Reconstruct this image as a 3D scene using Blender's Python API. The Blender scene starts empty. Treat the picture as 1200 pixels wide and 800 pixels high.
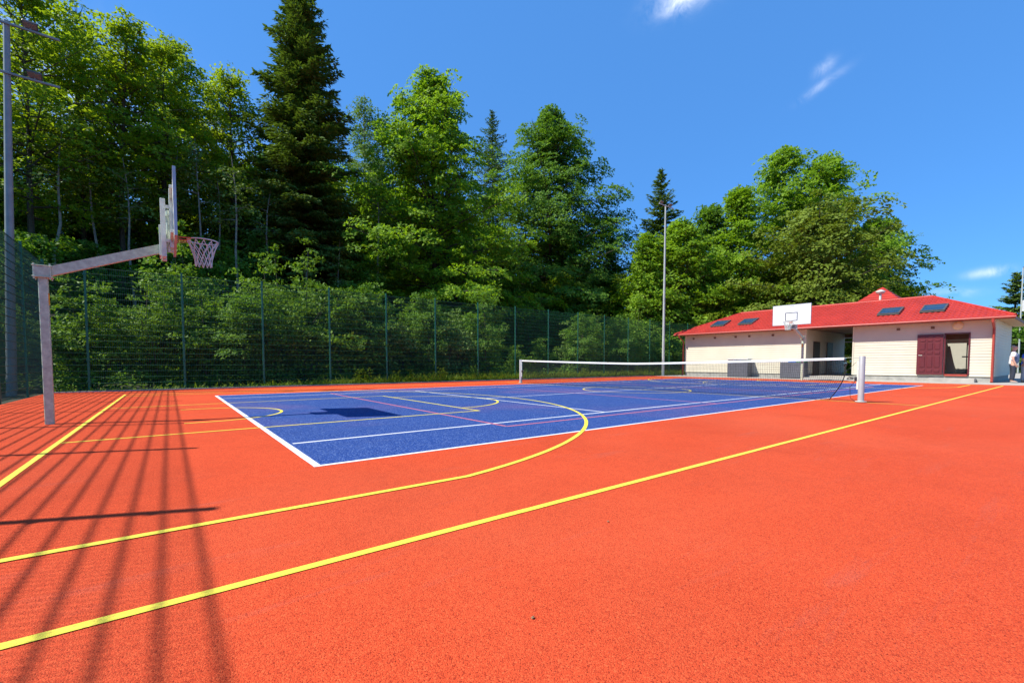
import bpy, bmesh, math, random
import numpy as np
from mathutils import Vector, Matrix
SC = bpy.context.scene
COL = SC.collection
R = math.radians

# ---------------------------------------------------------------- camera, world, sun, exposure
cam_d = bpy.data.cameras.new("camera")
cam_d.sensor_width = 36.0
cam_d.lens = 15.636
cam_d.shift_y = 0.0413
cam_d.clip_start = 0.05
cam_d.clip_end = 6000
cam = bpy.data.objects.new("camera", cam_d)
COL.objects.link(cam)
cam.location = (-0.995, -4.176, 0.9214)
cam.rotation_euler = (math.pi / 2 - 0.0462, 0.0, 0.9147 - math.pi / 2)
SC.camera = cam

SUN_TO = Vector((-0.78, 0.345, 1.0)).normalized()      # direction towards the sun
SUN_EL = math.asin(SUN_TO.z)
SUN_AZ = math.atan2(SUN_TO.x, SUN_TO.y)
sun_d = bpy.data.lights.new("sun", 'SUN')
sun_d.energy = 5.0
sun_d.angle = R(0.5)
sun_d.color = (1.0, 0.955, 0.88)
sun = bpy.data.objects.new("sun", sun_d)
COL.objects.link(sun)
sun.location = (-30, 14, 40)
sun.rotation_euler = SUN_TO.to_track_quat('Z', 'Y').to_euler()

SC.view_settings.view_transform = 'Standard'
SC.view_settings.look = 'None'
SC.view_settings.gamma = 1.0
SC.view_settings.use_curve_mapping = False
SC.view_settings.exposure = 0.55
cy = SC.cycles
cy.max_bounces = 8
cy.diffuse_bounces = 5
cy.glossy_bounces = 2
cy.transmission_bounces = 4
cy.transparent_max_bounces = 8
cy.use_denoising = True
cy.sample_clamp_indirect = 4.0


def pix_dir(x, y):
    """view direction through a photograph pixel, used only to say where in the sky a cloud hangs"""
    f = 521.16
    yaw, pit = 0.9147, -0.0462
    fw = Vector((math.cos(yaw) * math.cos(pit), math.sin(yaw) * math.cos(pit), math.sin(pit)))
    rt = Vector((math.sin(yaw), -math.cos(yaw), 0))
    up = rt.cross(fw)
    return (fw + rt * ((x - 600) / f) + up * ((449.6 - y) / f)).normalized()


world = bpy.data.worlds.new("World")
SC.world = world
world.use_nodes = True
wn = world.node_tree.nodes
wl = world.node_tree.links
wn.clear()
w_out = wn.new("ShaderNodeOutputWorld")
w_bg = wn.new("ShaderNodeBackground")
w_bg.inputs[1].default_value = 0.135
wl.new(w_bg.outputs[0], w_out.inputs[0])
sky = wn.new("ShaderNodeTexSky")
sky.sky_type = 'NISHITA'
sky.sun_disc = False
sky.sun_elevation = SUN_EL
sky.sun_rotation = SUN_AZ
sky.altitude = 600
sky.air_density = 1.0
sky.dust_density = 0.0
sky.ozone_density = 1.6
w_tint = wn.new("ShaderNodeMixRGB")
w_tint.blend_type = 'MULTIPLY'
w_tint.inputs[0].default_value = 1.0
w_tint.inputs[2].default_value = (0.145, 0.300, 0.44, 1)
wl.new(sky.outputs[0], w_tint.inputs[1])
w_add = wn.new("ShaderNodeMixRGB")            # even blue of a clear mountain sky over the scattering model
w_add.blend_type = 'ADD'
w_add.inputs[0].default_value = 1.0
w_add.inputs[2].default_value = (0.34, 1.13, 2.89, 1)
wl.new(w_tint.outputs[0], w_add.inputs[1])
tc = wn.new("ShaderNodeTexCoord")


def wmath(op, a, b=None):
    n = wn.new("ShaderNodeMath")
    n.operation = op
    for i, v in enumerate((a, b)):
        if v is None:
            continue
        if isinstance(v, (int, float)):
            n.inputs[i].default_value = v
        else:
            wl.new(v, n.inputs[i])
    return n.outputs[0]


def wdot(vec):
    n = wn.new("ShaderNodeVectorMath")
    n.operation = 'DOT_PRODUCT'
    wl.new(tc.outputs["Generated"], n.inputs[0])
    n.inputs[1].default_value = vec
    return n.outputs["Value"]


w_noise = wn.new("ShaderNodeTexNoise")
w_noise.inputs["Scale"].default_value = 26.0
w_noise.inputs["Detail"].default_value = 7.0
w_noise.inputs["Roughness"].default_value = 0.62
w_noise.inputs["Distortion"].default_value = 0.6
wl.new(tc.outputs["Generated"], w_noise.inputs["Vector"])
cloud_sum = None
# wispy fair weather clouds: direction, half width and half height (radians), tilt, strength
for (px, py, hw, hh, tilt, st) in [(801, -4, .040, .017, 6, .60), (966, 79, .013, .008, 35, .22), (962, 101, .027, .006, 24, .22),
                                   (1160, 319, .020, .006, 3, .45), (1117, 343, .024, .006, -4, .25),
                                   (60, 100, .20, .07, -12, .3)]:
    d = pix_dir(px, py)
    rt = d.cross(Vector((0, 0, 1))).normalized()
    up = rt.cross(d)
    t = R(tilt)
    ax = rt * math.cos(t) + up * math.sin(t)
    ay = up * math.cos(t) - rt * math.sin(t)
    a = wmath('DIVIDE', wdot(ax), hw)
    b = wmath('DIVIDE', wdot(ay), hh)
    r2 = wmath('ADD', wmath('MULTIPLY', a, a), wmath('MULTIPLY', b, b))
    g = wmath('EXPONENT', wmath('MULTIPLY', r2, -0.9))
    front = wmath('GREATER_THAN', wdot(d), 0.2)
    g = wmath('MULTIPLY', wmath('MULTIPLY', g, front), st)
    cloud_sum = g if cloud_sum is None else wmath('ADD', cloud_sum, g)
nz = wmath('SUBTRACT', w_noise.outputs["Fac"], 0.36)
nz = wmath('MAXIMUM', wmath('MULTIPLY', nz, 4.2), 0.0)
cm = wmath('MINIMUM', wmath('MULTIPLY', cloud_sum, nz), 0.92)
w_mix = wn.new("ShaderNodeMixRGB")
wl.new(cm, w_mix.inputs[0])
wl.new(w_add.outputs[0], w_mix.inputs[1])
w_mix.inputs[2].default_value = (7.2, 7.6, 8.2, 1)
wl.new(w_mix.outputs[0], w_bg.inputs[0])

# ---------------------------------------------------------------- helpers
rng = np.random.default_rng(7)
random.seed(5)


def tag(o, label=None, cat=None, group=None, kind=None):
    if label:
        o["label"] = label
    if cat:
        o["category"] = cat
    if group:
        o["group"] = group
    if kind:
        o["kind"] = kind
    return o


def empty(name, loc, rz=0.0):
    o = bpy.data.objects.new(name, None)
    o.empty_display_size = 0.2
    o.location = loc
    o.rotation_euler = (0, 0, rz)
    COL.objects.link(o)
    return o


class MB:
    """collects shapes and links them as one mesh object"""
    def __init__(self):
        self.v = []
        self.f = []

    def add(self, vs, fs):
        n = len(self.v)
        self.v += [tuple(p) for p in vs]
        self.f += [tuple(i + n for i in q) for q in fs]
        return self

    def box(self, x0, x1, y0, y1, z0, z1):
        return self.add([(x0, y0, z0), (x1, y0, z0), (x1, y1, z0), (x0, y1, z0), (x0, y0, z1), (x1, y0, z1), (x1, y1, z1), (x0, y1, z1)],
                        [(0, 3, 2, 1), (4, 5, 6, 7), (0, 1, 5, 4), (1, 2, 6, 5), (2, 3, 7, 6), (3, 0, 4, 7)])

    def bbox(self, x0, x1, y0, y1, z0, z1, b=0.006):
        """box with chamfered vertical and horizontal edges"""
        vs, fs = [], []
        lv = [(z0, b), (z0 + b, 0), (z1 - b, 0), (z1, b)]
        for z, i in lv:
            c = b
            a0, a1, b0, b1 = x0 + i, x1 - i, y0 + i, y1 - i
            vs += [(a0 + c, b0, z), (a1 - c, b0, z), (a1, b0 + c, z), (a1, b1 - c, z), (a1 - c, b1, z), (a0 + c, b1, z), (a0, b1 - c, z), (a0, b0 + c, z)]
        for k in range(3):
            for i in range(8):
                j = (i + 1) % 8
                fs.append((k * 8 + i, k * 8 + j, k * 8 + 8 + j, k * 8 + 8 + i))
        fs.append(tuple(range(7, -1, -1)))
        fs.append(tuple(range(24, 32)))
        return self.add(vs, fs)

    def beam(self, p, q, w, h, up=(0, 0, 1)):
        p, q, up = Vector(p), Vector(q), Vector(up)
        d = (q - p).normalized()
        s = d.cross(up).normalized() * (w / 2)
        u = s.cross(d).normalized() * (h / 2)
        vs = [p - s - u, p + s - u, p + s + u, p - s + u, q - s - u, q + s - u, q + s + u, q - s + u]
        return self.add(vs, [(0, 1, 2, 3), (7, 6, 5, 4), (0, 4, 5, 1), (1, 5, 6, 2), (2, 6, 7, 3), (3, 7, 4, 0)])

    def tube(self, pts, rad, n=8, caps=True, closed=False):
        pts = [Vector(p) for p in pts]
        m = len(pts)
        if not hasattr(rad, '__len__'):
            rad = [rad] * m
        vs, fs = [], []
        prev = None
        for i, p in enumerate(pts):
            if closed:
                t = pts[(i + 1) % m] - pts[i - 1]
            else:
                t = pts[min(i + 1, m - 1)] - pts[max(i - 1, 0)]
            t.normalize()
            if prev is None:
                a = Vector((0, 0, 1)) if abs(t.z) < 0.9 else Vector((1, 0, 0))
                s = t.cross(a).normalized()
            else:
                s = (prev - t * prev.dot(t)).normalized()
            prev = s
            u = t.cross(s)
            for k in range(n):
                an = 2 * math.pi * k / n
                vs.append(p + (s * math.cos(an) + u * math.sin(an)) * rad[i])
        for i in range(m if closed else m - 1):
            j = (i + 1) % m
            for k in range(n):
                l = (k + 1) % n
                fs.append((i * n + k, i * n + l, j * n + l, j * n + k))
        if caps and not closed:
            fs.append(tuple(range(n - 1, -1, -1)))
            fs.append(tuple((m - 1) * n + k for k in range(n)))
        return self.add(vs, fs)

    def lathe(self, prof, n=16, c=(0, 0, 0)):
        vs, fs = [], []
        for (r, z) in prof:
            for k in range(n):
                a = 2 * math.pi * k / n
                vs.append((c[0] + r * math.cos(a), c[1] + r * math.sin(a), c[2] + z))
        for i in range(len(prof) - 1):
            for k in range(n):
                l = (k + 1) % n
                fs.append((i * n + k, i * n + l, (i + 1) * n + l, (i + 1) * n + k))
        fs.append(tuple(range(n - 1, -1, -1)))
        fs.append(tuple((len(prof) - 1) * n + k for k in range(n)))
        return self.add(vs, fs)

    def quad(self, a, b, c, d):
        return self.add([a, b, c, d], [(0, 1, 2, 3)])

    def build(self, name, mat, parent=None, smooth=False, kind=None, origin=None):
        o_ = origin if origin is not None else ((parent.location if parent is not None and parent.parent is None else None))
        off = Vector(o_) if o_ is not None else Vector((0, 0, 0))
        me = bpy.data.meshes.new(name)
        me.from_pydata([(p[0] - off.x, p[1] - off.y, p[2] - off.z) for p in self.v], [], self.f)
        if smooth:
            me.polygons.foreach_set("use_smooth", [True] * len(me.polygons))
            try:
                me.set_sharp_from_angle(angle=R(40))
            except Exception:
                pass
        me.materials.append(mat)
        me.update()
        o = bpy.data.objects.new(name, me)
        COL.objects.link(o)
        if parent is not None:
            o.parent = parent
        elif origin is not None:
            o.location = origin
        if kind:
            o["kind"] = kind
        return o


def sub(mb, name, mat, part, root, **k):
    """a sub-part: child of a part whose own origin is the root's origin"""
    return mb.build(name, mat, part, origin=tuple(root.location), **k)


def copy_tree(o, parent=None):
    c = o.copy()
    COL.objects.link(c)
    if parent is not None:
        c.parent = parent
    for ch in list(o.children):
        copy_tree(ch, c)
    return c


# ---------------------------------------------------------------- materials
def new_mat(name):
    m = bpy.data.materials.new(name)
    m.use_nodes = True
    nt = m.node_tree
    b = nt.nodes["Principled BSDF"]
    return m, nt, b


def ramp(nt, src, stops):
    r = nt.nodes.new("ShaderNodeValToRGB")
    el = r.color_ramp.elements
    while len(el) < len(stops):
        el.new(0.5)
    for e, (p, c) in zip(el, stops):
        e.position = p
        e.color = (*c, 1)
    nt.links.new(src, r.inputs[0])
    return r.outputs[0]


def noise(nt, scale, detail=3, rough=0.55, coord="Object", distort=0.0):
    t = nt.nodes.new("ShaderNodeTexCoord")
    n = nt.nodes.new("ShaderNodeTexNoise")
    n.inputs["Scale"].default_value = scale
    n.inputs["Detail"].default_value = detail
    n.inputs["Roughness"].default_value = rough
    n.inputs["Distortion"].default_value = distort
    nt.links.new(t.outputs[coord], n.inputs["Vector"])
    return n.outputs["Fac"]


def mixc(nt, fac, a, b, mode='MIX'):
    n = nt.nodes.new("ShaderNodeMixRGB")
    n.blend_type = mode
    for i, v in ((0, fac), (1, a), (2, b)):
        if isinstance(v, (int, float)):
            n.inputs[i].default_value = v
        elif isinstance(v, tuple):
            n.inputs[i].default_value = (*v, 1)
        else:
            nt.links.new(v, n.inputs[i])
    return n.outputs[0]


def bump(nt, b, h, strength=0.3, dist=0.01):
    n = nt.nodes.new("ShaderNodeBump")
    n.inputs["Strength"].default_value = strength
    n.inputs["Distance"].default_value = dist
    nt.links.new(h, n.inputs["Height"])
    nt.links.new(n.outputs[0], b.inputs["Normal"])


def simple(name, c, rough=0.5, metal=0.0, var=0.12, scale=6.0, bmp=0.0, spec=0.5, fine=80.0):
    m, nt, b = new_mat(name)
    d = tuple(x * (1 - var) for x in c)
    l = tuple(min(1, x * (1 + var)) for x in c)
    nt.links.new(ramp(nt, noise(nt, scale, 5), [(0.3, d), (0.7, l)]), b.inputs["Base Color"])
    b.inputs["Roughness"].default_value = rough
    b.inputs["Metallic"].default_value = metal
    b.inputs["Specular IOR Level"].default_value = spec
    if bmp:
        bump(nt, b, noise(nt, fine, 3), bmp, 0.004)
    return m


def rubber(name, dark, mid, light, blot_dark, speck, grain=210.0):
    """bound rubber granules: grains with pits between them, soft large blotches of wear"""
    m, nt, b = new_mat(name)
    t = nt.nodes.new("ShaderNodeTexCoord")
    v = nt.nodes.new("ShaderNodeTexVoronoi")
    v.inputs["Scale"].default_value = grain
    nt.links.new(t.outputs["Object"], v.inputs["Vector"])
    sep = nt.nodes.new("ShaderNodeSeparateColor")
    nt.links.new(v.outputs["Color"], sep.inputs[0])
    cell = ramp(nt, sep.outputs[0], speck(dark, mid, light))
    big = noise(nt, 0.55, 6, 0.62, distort=0.4)
    c1 = mixc(nt, ramp(nt, big, [(0.38, (0, 0, 0)), (0.70, (0.75, 0.75, 0.75))]), cell, mixc(nt, 1.0, cell, blot_dark, 'MULTIPLY'))
    med = noise(nt, 9.0, 5, 0.7)
    c2 = mixc(nt, ramp(nt, med, [(0.42, (0.0, 0.0, 0.0)), (0.78, (0.45, 0.45, 0.45))]), c1, mixc(nt, 1.0, c1, (0.78, 0.72, 0.72), 'MULTIPLY'))
    v2 = nt.nodes.new("ShaderNodeTexVoronoi")
    v2.inputs["Scale"].default_value = 19.0
    nt.links.new(t.outputs["Object"], v2.inputs["Vector"])
    c2 = mixc(nt, ramp(nt, v2.outputs["Distance"], [(0.045, (.75, .75, .75)), (0.085, (0, 0, 0))]), c2, mixc(nt, 1.0, c2, (.30, .26, .28), 'MULTIPLY'))
    mp = nt.nodes.new("ShaderNodeMapping")
    mp.inputs["Scale"].default_value = (.35, 2.6, 1)
    mp.inputs["Rotation"].default_value = (0, 0, .55)
    nt.links.new(t.outputs["Object"], mp.inputs["Vector"])
    sc_ = nt.nodes.new("ShaderNodeTexNoise")
    sc_.inputs["Scale"].default_value = 1.6
    sc_.inputs["Detail"].default_value = 8
    sc_.inputs["Roughness"].default_value = .7
    nt.links.new(mp.outputs[0], sc_.inputs["Vector"])
    c2 = mixc(nt, ramp(nt, sc_.outputs["Fac"], [(0.58, (0, 0, 0)), (0.76, (.38, .38, .38))]), c2, mixc(nt, 0.35, mixc(nt, 1.0, c2, (.72, .70, .72), 'MULTIPLY'), (.30, .24, .22)))
    c2 = mixc(nt, ramp(nt, noise(nt, .23, 4, .6), [(0.5, (0, 0, 0)), (0.72, (.22, .22, .22))]), c2, mixc(nt, .5, c2, (.72, .20, .10)))
    nt.links.new(c2, b.inputs["Base Color"])
    b.inputs["Roughness"].default_value = 0.78
    b.inputs["Specular IOR Level"].default_value = 0.10
    n1 = noise(nt, grain * 0.75, 2, 0.6)
    mm = nt.nodes.new("ShaderNodeMath")
    mm.operation = 'ADD'
    nt.links.new(n1, mm.inputs[0])
    m2 = nt.nodes.new("ShaderNodeMath")
    m2.operation = 'MULTIPLY'
    m2.inputs[1].default_value = -0.9
    nt.links.new(v.outputs["Distance"], m2.inputs[0])
    nt.links.new(m2.outputs[0], mm.inputs[1])
    bump(nt, b, mm.outputs[0], 0.7, 0.004)
    return m


M = {}
M['red'] = rubber("red_rubber", (.31, .028, .011), (.625, .073, .023), (.78, .128, .042), (.82, .80, .80),
                  lambda d, m_, l: [(0.0, d), (0.26, m_), (0.72, m_), (1.0, l)], 240)
M['blue'] = rubber("blue_rubber", (.010, .030, .14), (.022, .062, .235), (.14, .21, .40), (.9, .9, .9),
                   lambda d, m_, l: [(0.0, d), (0.35, m_), (0.72, m_), (1.0, l)], 95)


def paint(name, c, wear=(.5, .09, .05)):
    m, nt, b = new_mat(name)
    n = noise(nt, 60, 5, 0.7)
    n2 = noise(nt, 1.7, 4, 0.6)
    base = mixc(nt, ramp(nt, n2, [(0.35, (0, 0, 0)), (0.75, (.35, .35, .35))]), c, tuple(x * 0.8 for x in c))
    nt.links.new(mixc(nt, ramp(nt, n, [(0.53, (0, 0, 0)), (0.74, (.75, .75, .75))]), base, wear), b.inputs["Base Color"])
    b.inputs["Roughness"].default_value = 0.65
    bump(nt, b, noise(nt, 170, 2), 0.5, 0.003)
    return m


M['yellow'] = paint("yellow_paint", (.86, .70, .055))
M['white_line'] = paint("white_paint", (.80, .79, .76), (.55, .5, .5))
M['pink'] = paint("pink_paint", (.62, .16, .17), (.3, .1, .2))
M['galv'] = simple("galvanised_steel", (.48, .56, .40), 0.5, 0.1, 0.22, 16, 0.2)
M['mast'] = simple("grey_mast_coating", (.24, .27, .25), 0.5, 0.1, .12, 6)
M['galv_pale'] = simple("pale_galvanised_steel", (.60, .66, .56), 0.5, 0.1, 0.12, 10, 0.1)
M['board'] = simple("white_board", (.78, .78, .76), 0.4, 0, 0.04, 3)
M['board_mark'] = simple("grey_marking", (.13, .14, .15), 0.5)
M['board_edge'] = simple("aluminium_edge", (.42, .43, .44), 0.4, 0.6)
M['rim'] = simple("orange_rim_paint", (.62, .13, .04), 0.45)
M['cord'] = simple("white_net_cord", (.62, .66, .57), 0.8)
M['orange'] = simple("orange_sticker", (.85, .36, .02), 0.5)
M['fence'] = simple("green_fence_coating", (.014, .135, .070), 0.45, 0, 0.15, 3)
M['fence_wire'] = simple("green_wire_coating", (.006, .075, .038), 0.6, 0, 0.15, 3)
M['net_black'] = simple("black_net_cord", (.018, .017, .017), 0.8)
M['tape'] = simple("white_net_tape", (.80, .79, .80), 0.7)
M['post_paint'] = simple("pale_grey_post_paint", (.40, .40, .39), 0.45, 0.15, 0.06, 8)
M['dark_metal'] = simple("dark_metal", (.05, .05, .055), 0.5, 0.4)
M['concrete'] = simple("pale_concrete", (.40, .37, .32), 0.9, 0, 0.18, 2.2, 0.4, 0.2)
M['plinth'] = simple("grey_plinth", (.34, .33, .29), 0.9, 0, 0.22, 3.5, 0.4, 0.2)
M['kerb'] = simple("grey_kerb", (.26, .25, .24), 0.9, 0, 0.2, 5, 0.4, 0.2)
M['cream'] = simple("cream_siding", (.62, .575, .435), 0.6, 0, 0.05, 1.2, 0.05)
M['soffit'] = simple("varnished_soffit", (.55, .32, .13), 0.6, 0, 0.2, 5)
M['roof'] = simple("red_metal_tile", (.42, .038, .026), 0.5, 0, 0.14, 1.5, 0, 0.22)
M['gutter'] = simple("red_brown_gutter", (.36, .055, .035), 0.4)
M['maroon'] = simple("maroon_door", (.12, .020, .022), 0.35, 0, 0.1, 4)
M['brown'] = simple("brown_wood", (.16, .085, .045), 0.6, 0, 0.2, 5)
M['dark_brown'] = simple("dark_brown_door", (.045, .022, .016), 0.45)
M['bin'] = simple("grey_bin_panel", (.105, .108, .125), 0.55)
M['bin_lid'] = simple("pale_bin_top", (.60, .60, .58), 0.5)
M['slot_white'] = simple("white_slot_panel", (.7, .7, .68), 0.5)
M['slot_blue'] = simple("blue_slot_panel", (.06, .20, .55), 0.5)
M['slot_green'] = simple("green_slot_panel", (.10, .30, .16), 0.5)
M['black'] = simple("black_opening", (.012, .012, .012), 0.7)
M['white_frame'] = simple("white_window_bar", (.75, .76, .76), 0.5)
M['bark'] = simple("dark_bark", (.085, .070, .052), 0.9, 0, 0.35, 9, 0.8, 0.2, 30)
M['bark_pale'] = simple("pale_bark", (.24, .22, .18), 0.85, 0, 0.35, 7, 0.6, 0.2, 30)
M['skin'] = simple("skin", (.55, .30, .21), 0.55)
M['shirt_white'] = simple("white_shirt", (.76, .75, .76), 0.8)
M['vest'] = simple("grey_blue_vest", (.13, .18, .27), 0.85, 0, 0.3, 40)
M['trousers'] = simple("dark_trousers", (.022, .028, .045), 0.85)
M['shoe'] = simple("pale_shoes", (.30, .26, .23), 0.7)
M['hair'] = simple("grey_blond_hair", (.36, .30, .22), 0.8)
M['shirt_blue'] = simple("blue_shirt", (.06, .15, .62), 0.8)
M['trousers_pale'] = simple("pale_trousers", (.40, .40, .42), 0.85)
M['lamp_dark'] = simple("floodlight_body", (.12, .105, .09), 0.5, 0.4)
M['lamp_glass'] = simple("floodlight_lens", (.22, .21, .19), 0.15)
M['dry_leaf'] = simple("dry_leaf", (.20, .13, .06), 0.8)

gm, nt, b = new_mat("roof_window_glass")
b.inputs["Base Color"].default_value = (.05, .14, .29, 1)  # blue of the reflected sky, put into the pane's base colour
b.inputs["Roughness"].default_value = 0.06
tr = nt.nodes.new("ShaderNodeBsdfTransparent")
tr.inputs[0].default_value = (.92, .96, 1, 1)
mx = nt.nodes.new("ShaderNodeMixShader")
mx.inputs[0].default_value = 0.58
nt.links.new(b.outputs[0], mx.inputs[1])
nt.links.new(tr.outputs[0], mx.inputs[2])
nt.links.new(mx.outputs[0], nt.nodes["Material Output"].inputs[0])
M['glass'] = gm

m, nt, b = new_mat("forest_ground")
n1 = noise(nt, 0.8, 6, 0.65)
n2 = noise(nt, 14, 4, 0.7)
c = mixc(nt, n2, ramp(nt, n1, [(0.35, (.022, .034, .010)), (0.62, (.030, .022, .013))]), (.02, .028, .008))
nt.links.new(c, b.inputs["Base Color"])
b.inputs["Roughness"].default_value = 0.95
bump(nt, b, n2, 0.8, 0.05)
M['terrain'] = m


def foliage(name, a, c, tl, tfac=0.42, rough=0.55):
    """leaf: base colour a..c by clump and by leaf, light passing through tinted tl"""
    m, nt, b = new_mat(name)
    geo = nt.nodes.new("ShaderNodeNewGeometry")
    clump = noise(nt, 0.55, 3, 0.6)
    mix1 = nt.nodes.new("ShaderNodeMath")
    mix1.operation = 'MULTIPLY_ADD'
    nt.links.new(geo.outputs["Random Per Island"], mix1.inputs[0])
    mix1.inputs[1].default_value = 0.62
    sb = nt.nodes.new("ShaderNodeMath")
    sb.operation = 'SUBTRACT'
    nt.links.new(clump, sb.inputs[0])
    sb.inputs[1].default_value = 0.28
    nt.links.new(sb.outputs[0], mix1.inputs[2])
    nt.links.new(ramp(nt, mix1.outputs[0], [(0.12, a), (0.85, c)]), b.inputs["Base Color"])
    b.inputs["Roughness"].default_value = rough
    b.inputs["Specular IOR Level"].default_value = 0.14
    t = nt.nodes.new("ShaderNodeBsdfTranslucent")
    nt.links.new(ramp(nt, mix1.outputs[0], [(0.12, tuple(x * .75 for x in tl)), (0.85, tuple(x * 1.2 for x in tl))]), t.inputs[0])
    ms = nt.nodes.new("ShaderNodeMixShader")
    ms.inputs[0].default_value = tfac
    nt.links.new(b.outputs[0], ms.inputs[1])
    nt.links.new(t.outputs[0], ms.inputs[2])
    nt.links.new(ms.outputs[0], nt.nodes["Material Output"].inputs[0])
    return m


M['beech'] = foliage("beech_leaves", (.095, .175, .012), (.225, .32, .020), (.38, .52, .012), 0.46)
M['beech_bright'] = foliage("bright_beech_leaves", (.085, .19, .014), (.265, .41, .030), (.33, .54, .014), 0.42)
M['deep'] = foliage("deep_green_leaves", (.055, .135, .018), (.17, .31, .038), (.20, .38, .014), 0.36)
M['olive'] = foliage("olive_leaves", (.10, .155, .018), (.22, .30, .034), (.22, .29, .014), 0.34)
M['pale_leaf'] = foliage("pale_leaves", (.105, .18, .045), (.20, .31, .070), (.20, .33, .03), 0.36)
M['needle'] = foliage("spruce_needles", (.060, .110, .024), (.185, .27, .050), (.15, .24, .014), 0.26)
M['needle_blue'] = foliage("larch_needles", (.070, .125, .045), (.14, .21, .065), (.12, .20, .03), 0.3)
M['shrub'] = foliage("shrub_leaves", (.060, .145, .014), (.22, .36, .036), (.22, .38, .014), 0.28)
M['shrub_pale'] = foliage("pale_shrub_leaves", (.085, .17, .035), (.25, .37, .085), (.20, .34, .03), 0.27)
M['grass'] = foliage("verge_grass", (.15, .23, .014), (.30, .38, .034), (.32, .44, .02), 0.42)
M['hedge'] = foliage("yellow_green_hedge_leaves", (.26, .29, .015), (.38, .40, .02), (.28, .32, .02), 0.3)

# ---------------------------------------------------------------- terrain
def hz(u, v):
    """wooded slope rising behind the court, level round the building"""
    s = np.clip((np.asarray(v, float) - 21.0) / 12.0, 0, 1)
    rise = (np.maximum(np.asarray(v, float) - 21.0, 0) ** 1.0) * 0.20 * s
    w = 1 / (1 + np.exp((np.asarray(u, float) - 44.0) / 5.0))
    return np.minimum(rise * w, 22.0) - 0.045


def terrain():
    def axis(c, far):
        near = np.arange(-60, 62, 4.0)
        out = 62 * np.geomspace(1, far / 62, 14)[1:]
        return np.concatenate([c - out[::-1], c + near, c + out])
    xs, ys = axis(12, 3000), axis(20, 3000)
    X, Y = np.meshgrid(xs, ys, indexing='ij')
    Z = hz(X, Y)
    n, k = X.shape
    mb = MB()
    mb.v = [tuple(p) for p in np.stack([X.ravel(), Y.ravel(), Z.ravel()], 1)]
    mb.f = [(i * k + j, (i + 1) * k + j, (i + 1) * k + j + 1, i * k + j + 1) for i in range(n - 1) for j in range(k - 1)]
    o = mb.build("ground", M['terrain'], smooth=True)
    tag(o, "dark leafy forest ground behind the fence and round the court", kind='structure')


terrain()

# ---------------------------------------------------------------- court
court = MB().box(-4.0, 26.9, -24.0, 15.25, -0.35, 0.0).build("court_surface", M['red'])
tag(court, "orange red rubber sports court surface with painted lines", kind='structure')
blue = MB().box(0.02, 23.75, 0.02, 10.95, -0.01, 0.0010)
blue.f = blue.f[1:]
blue.build("tennis_court_area", M['blue'], court)


def strip(pts, w, z, name, mat, closed=False):
    mb = MB()
    pts = [Vector((p[0], p[1])) for p in pts]
    if len(pts) == 2:
        L_ = (pts[1] - pts[0]).length
        q_ = max(1, int(L_ / .22))
        pts = [pts[0].lerp(pts[1], i / q_) for i in range(q_ + 1)]
    m_ = len(pts)
    vs = []
    for i, p in enumerate(pts):
        if closed:
            t = pts[(i + 1) % m_] - pts[i - 1]
        else:
            t = pts[min(i + 1, m_ - 1)] - pts[max(i - 1, 0)]
        t.normalize()
        nn = Vector((-t.y, t.x)) * (w / 2)
        a_, b_ = 1 + random.uniform(-.055, .055), 1 + random.uniform(-.055, .055)
        vs += [(p.x + nn.x * a_, p.y + nn.y * a_, z), (p.x - nn.x * b_, p.y - nn.y * b_, z)]
    fs = []
    for i in range(m_ if closed else m_ - 1):
        j = (i + 1) % m_
        fs.append((2 * i, 2 * i + 1, 2 * j + 1, 2 * j))
    mb.add(vs, fs)
    return mb.build(name, mat, court)


def arc(cx, cy, r, a0, a1, n=48):
    return [(cx + r * math.cos(R(a0 + (a1 - a0) * i / n)), cy + r * math.sin(R(a0 + (a1 - a0) * i / n))) for i in range(n + 1)]


ZW, ZP, ZY = 0.0020, 0.0029, 0.0038
W_ = M['white_line']
# tennis lines
strip([(0, 0.025), (23.77, 0.025)], .05, ZW, "tennis_sideline", W_)
strip([(0, 10.945), (23.77, 10.945)], .05, ZW, "tennis_sideline", W_)
strip([(0.034, .05), (0.034, 10.92)], .068, ZW, "tennis_baseline", W_)
strip([(23.73, .05), (23.73, 10.92)], .08, ZW, "tennis_baseline", W_)
for v in (1.37, 9.60):
    strip([(.10, v), (23.67, v)], .05, ZW, "tennis_singles_line", W_)
for u in (5.485, 18.285):
    strip([(u, 1.395), (u, 9.575)], .05, ZW + .0004, "tennis_service_line", W_)
strip([(5.51, 5.485), (18.26, 5.485)], .05, ZW, "tennis_centre_line", W_)
# volleyball lines
for v in (.985, 9.985):
    strip([(2.885, v), (20.885, v)], .05, ZP, "volleyball_sideline", M['pink'])
for u in (2.885, 20.885):
    strip([(u, 1.01), (u, 9.96)], .05, ZP, "volleyball_end_line", M['pink'])
for u in (8.885, 14.885):
    strip([(u, 1.01), (u, 9.96)], .05, ZP, "volleyball_attack_line", M['pink'])
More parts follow.
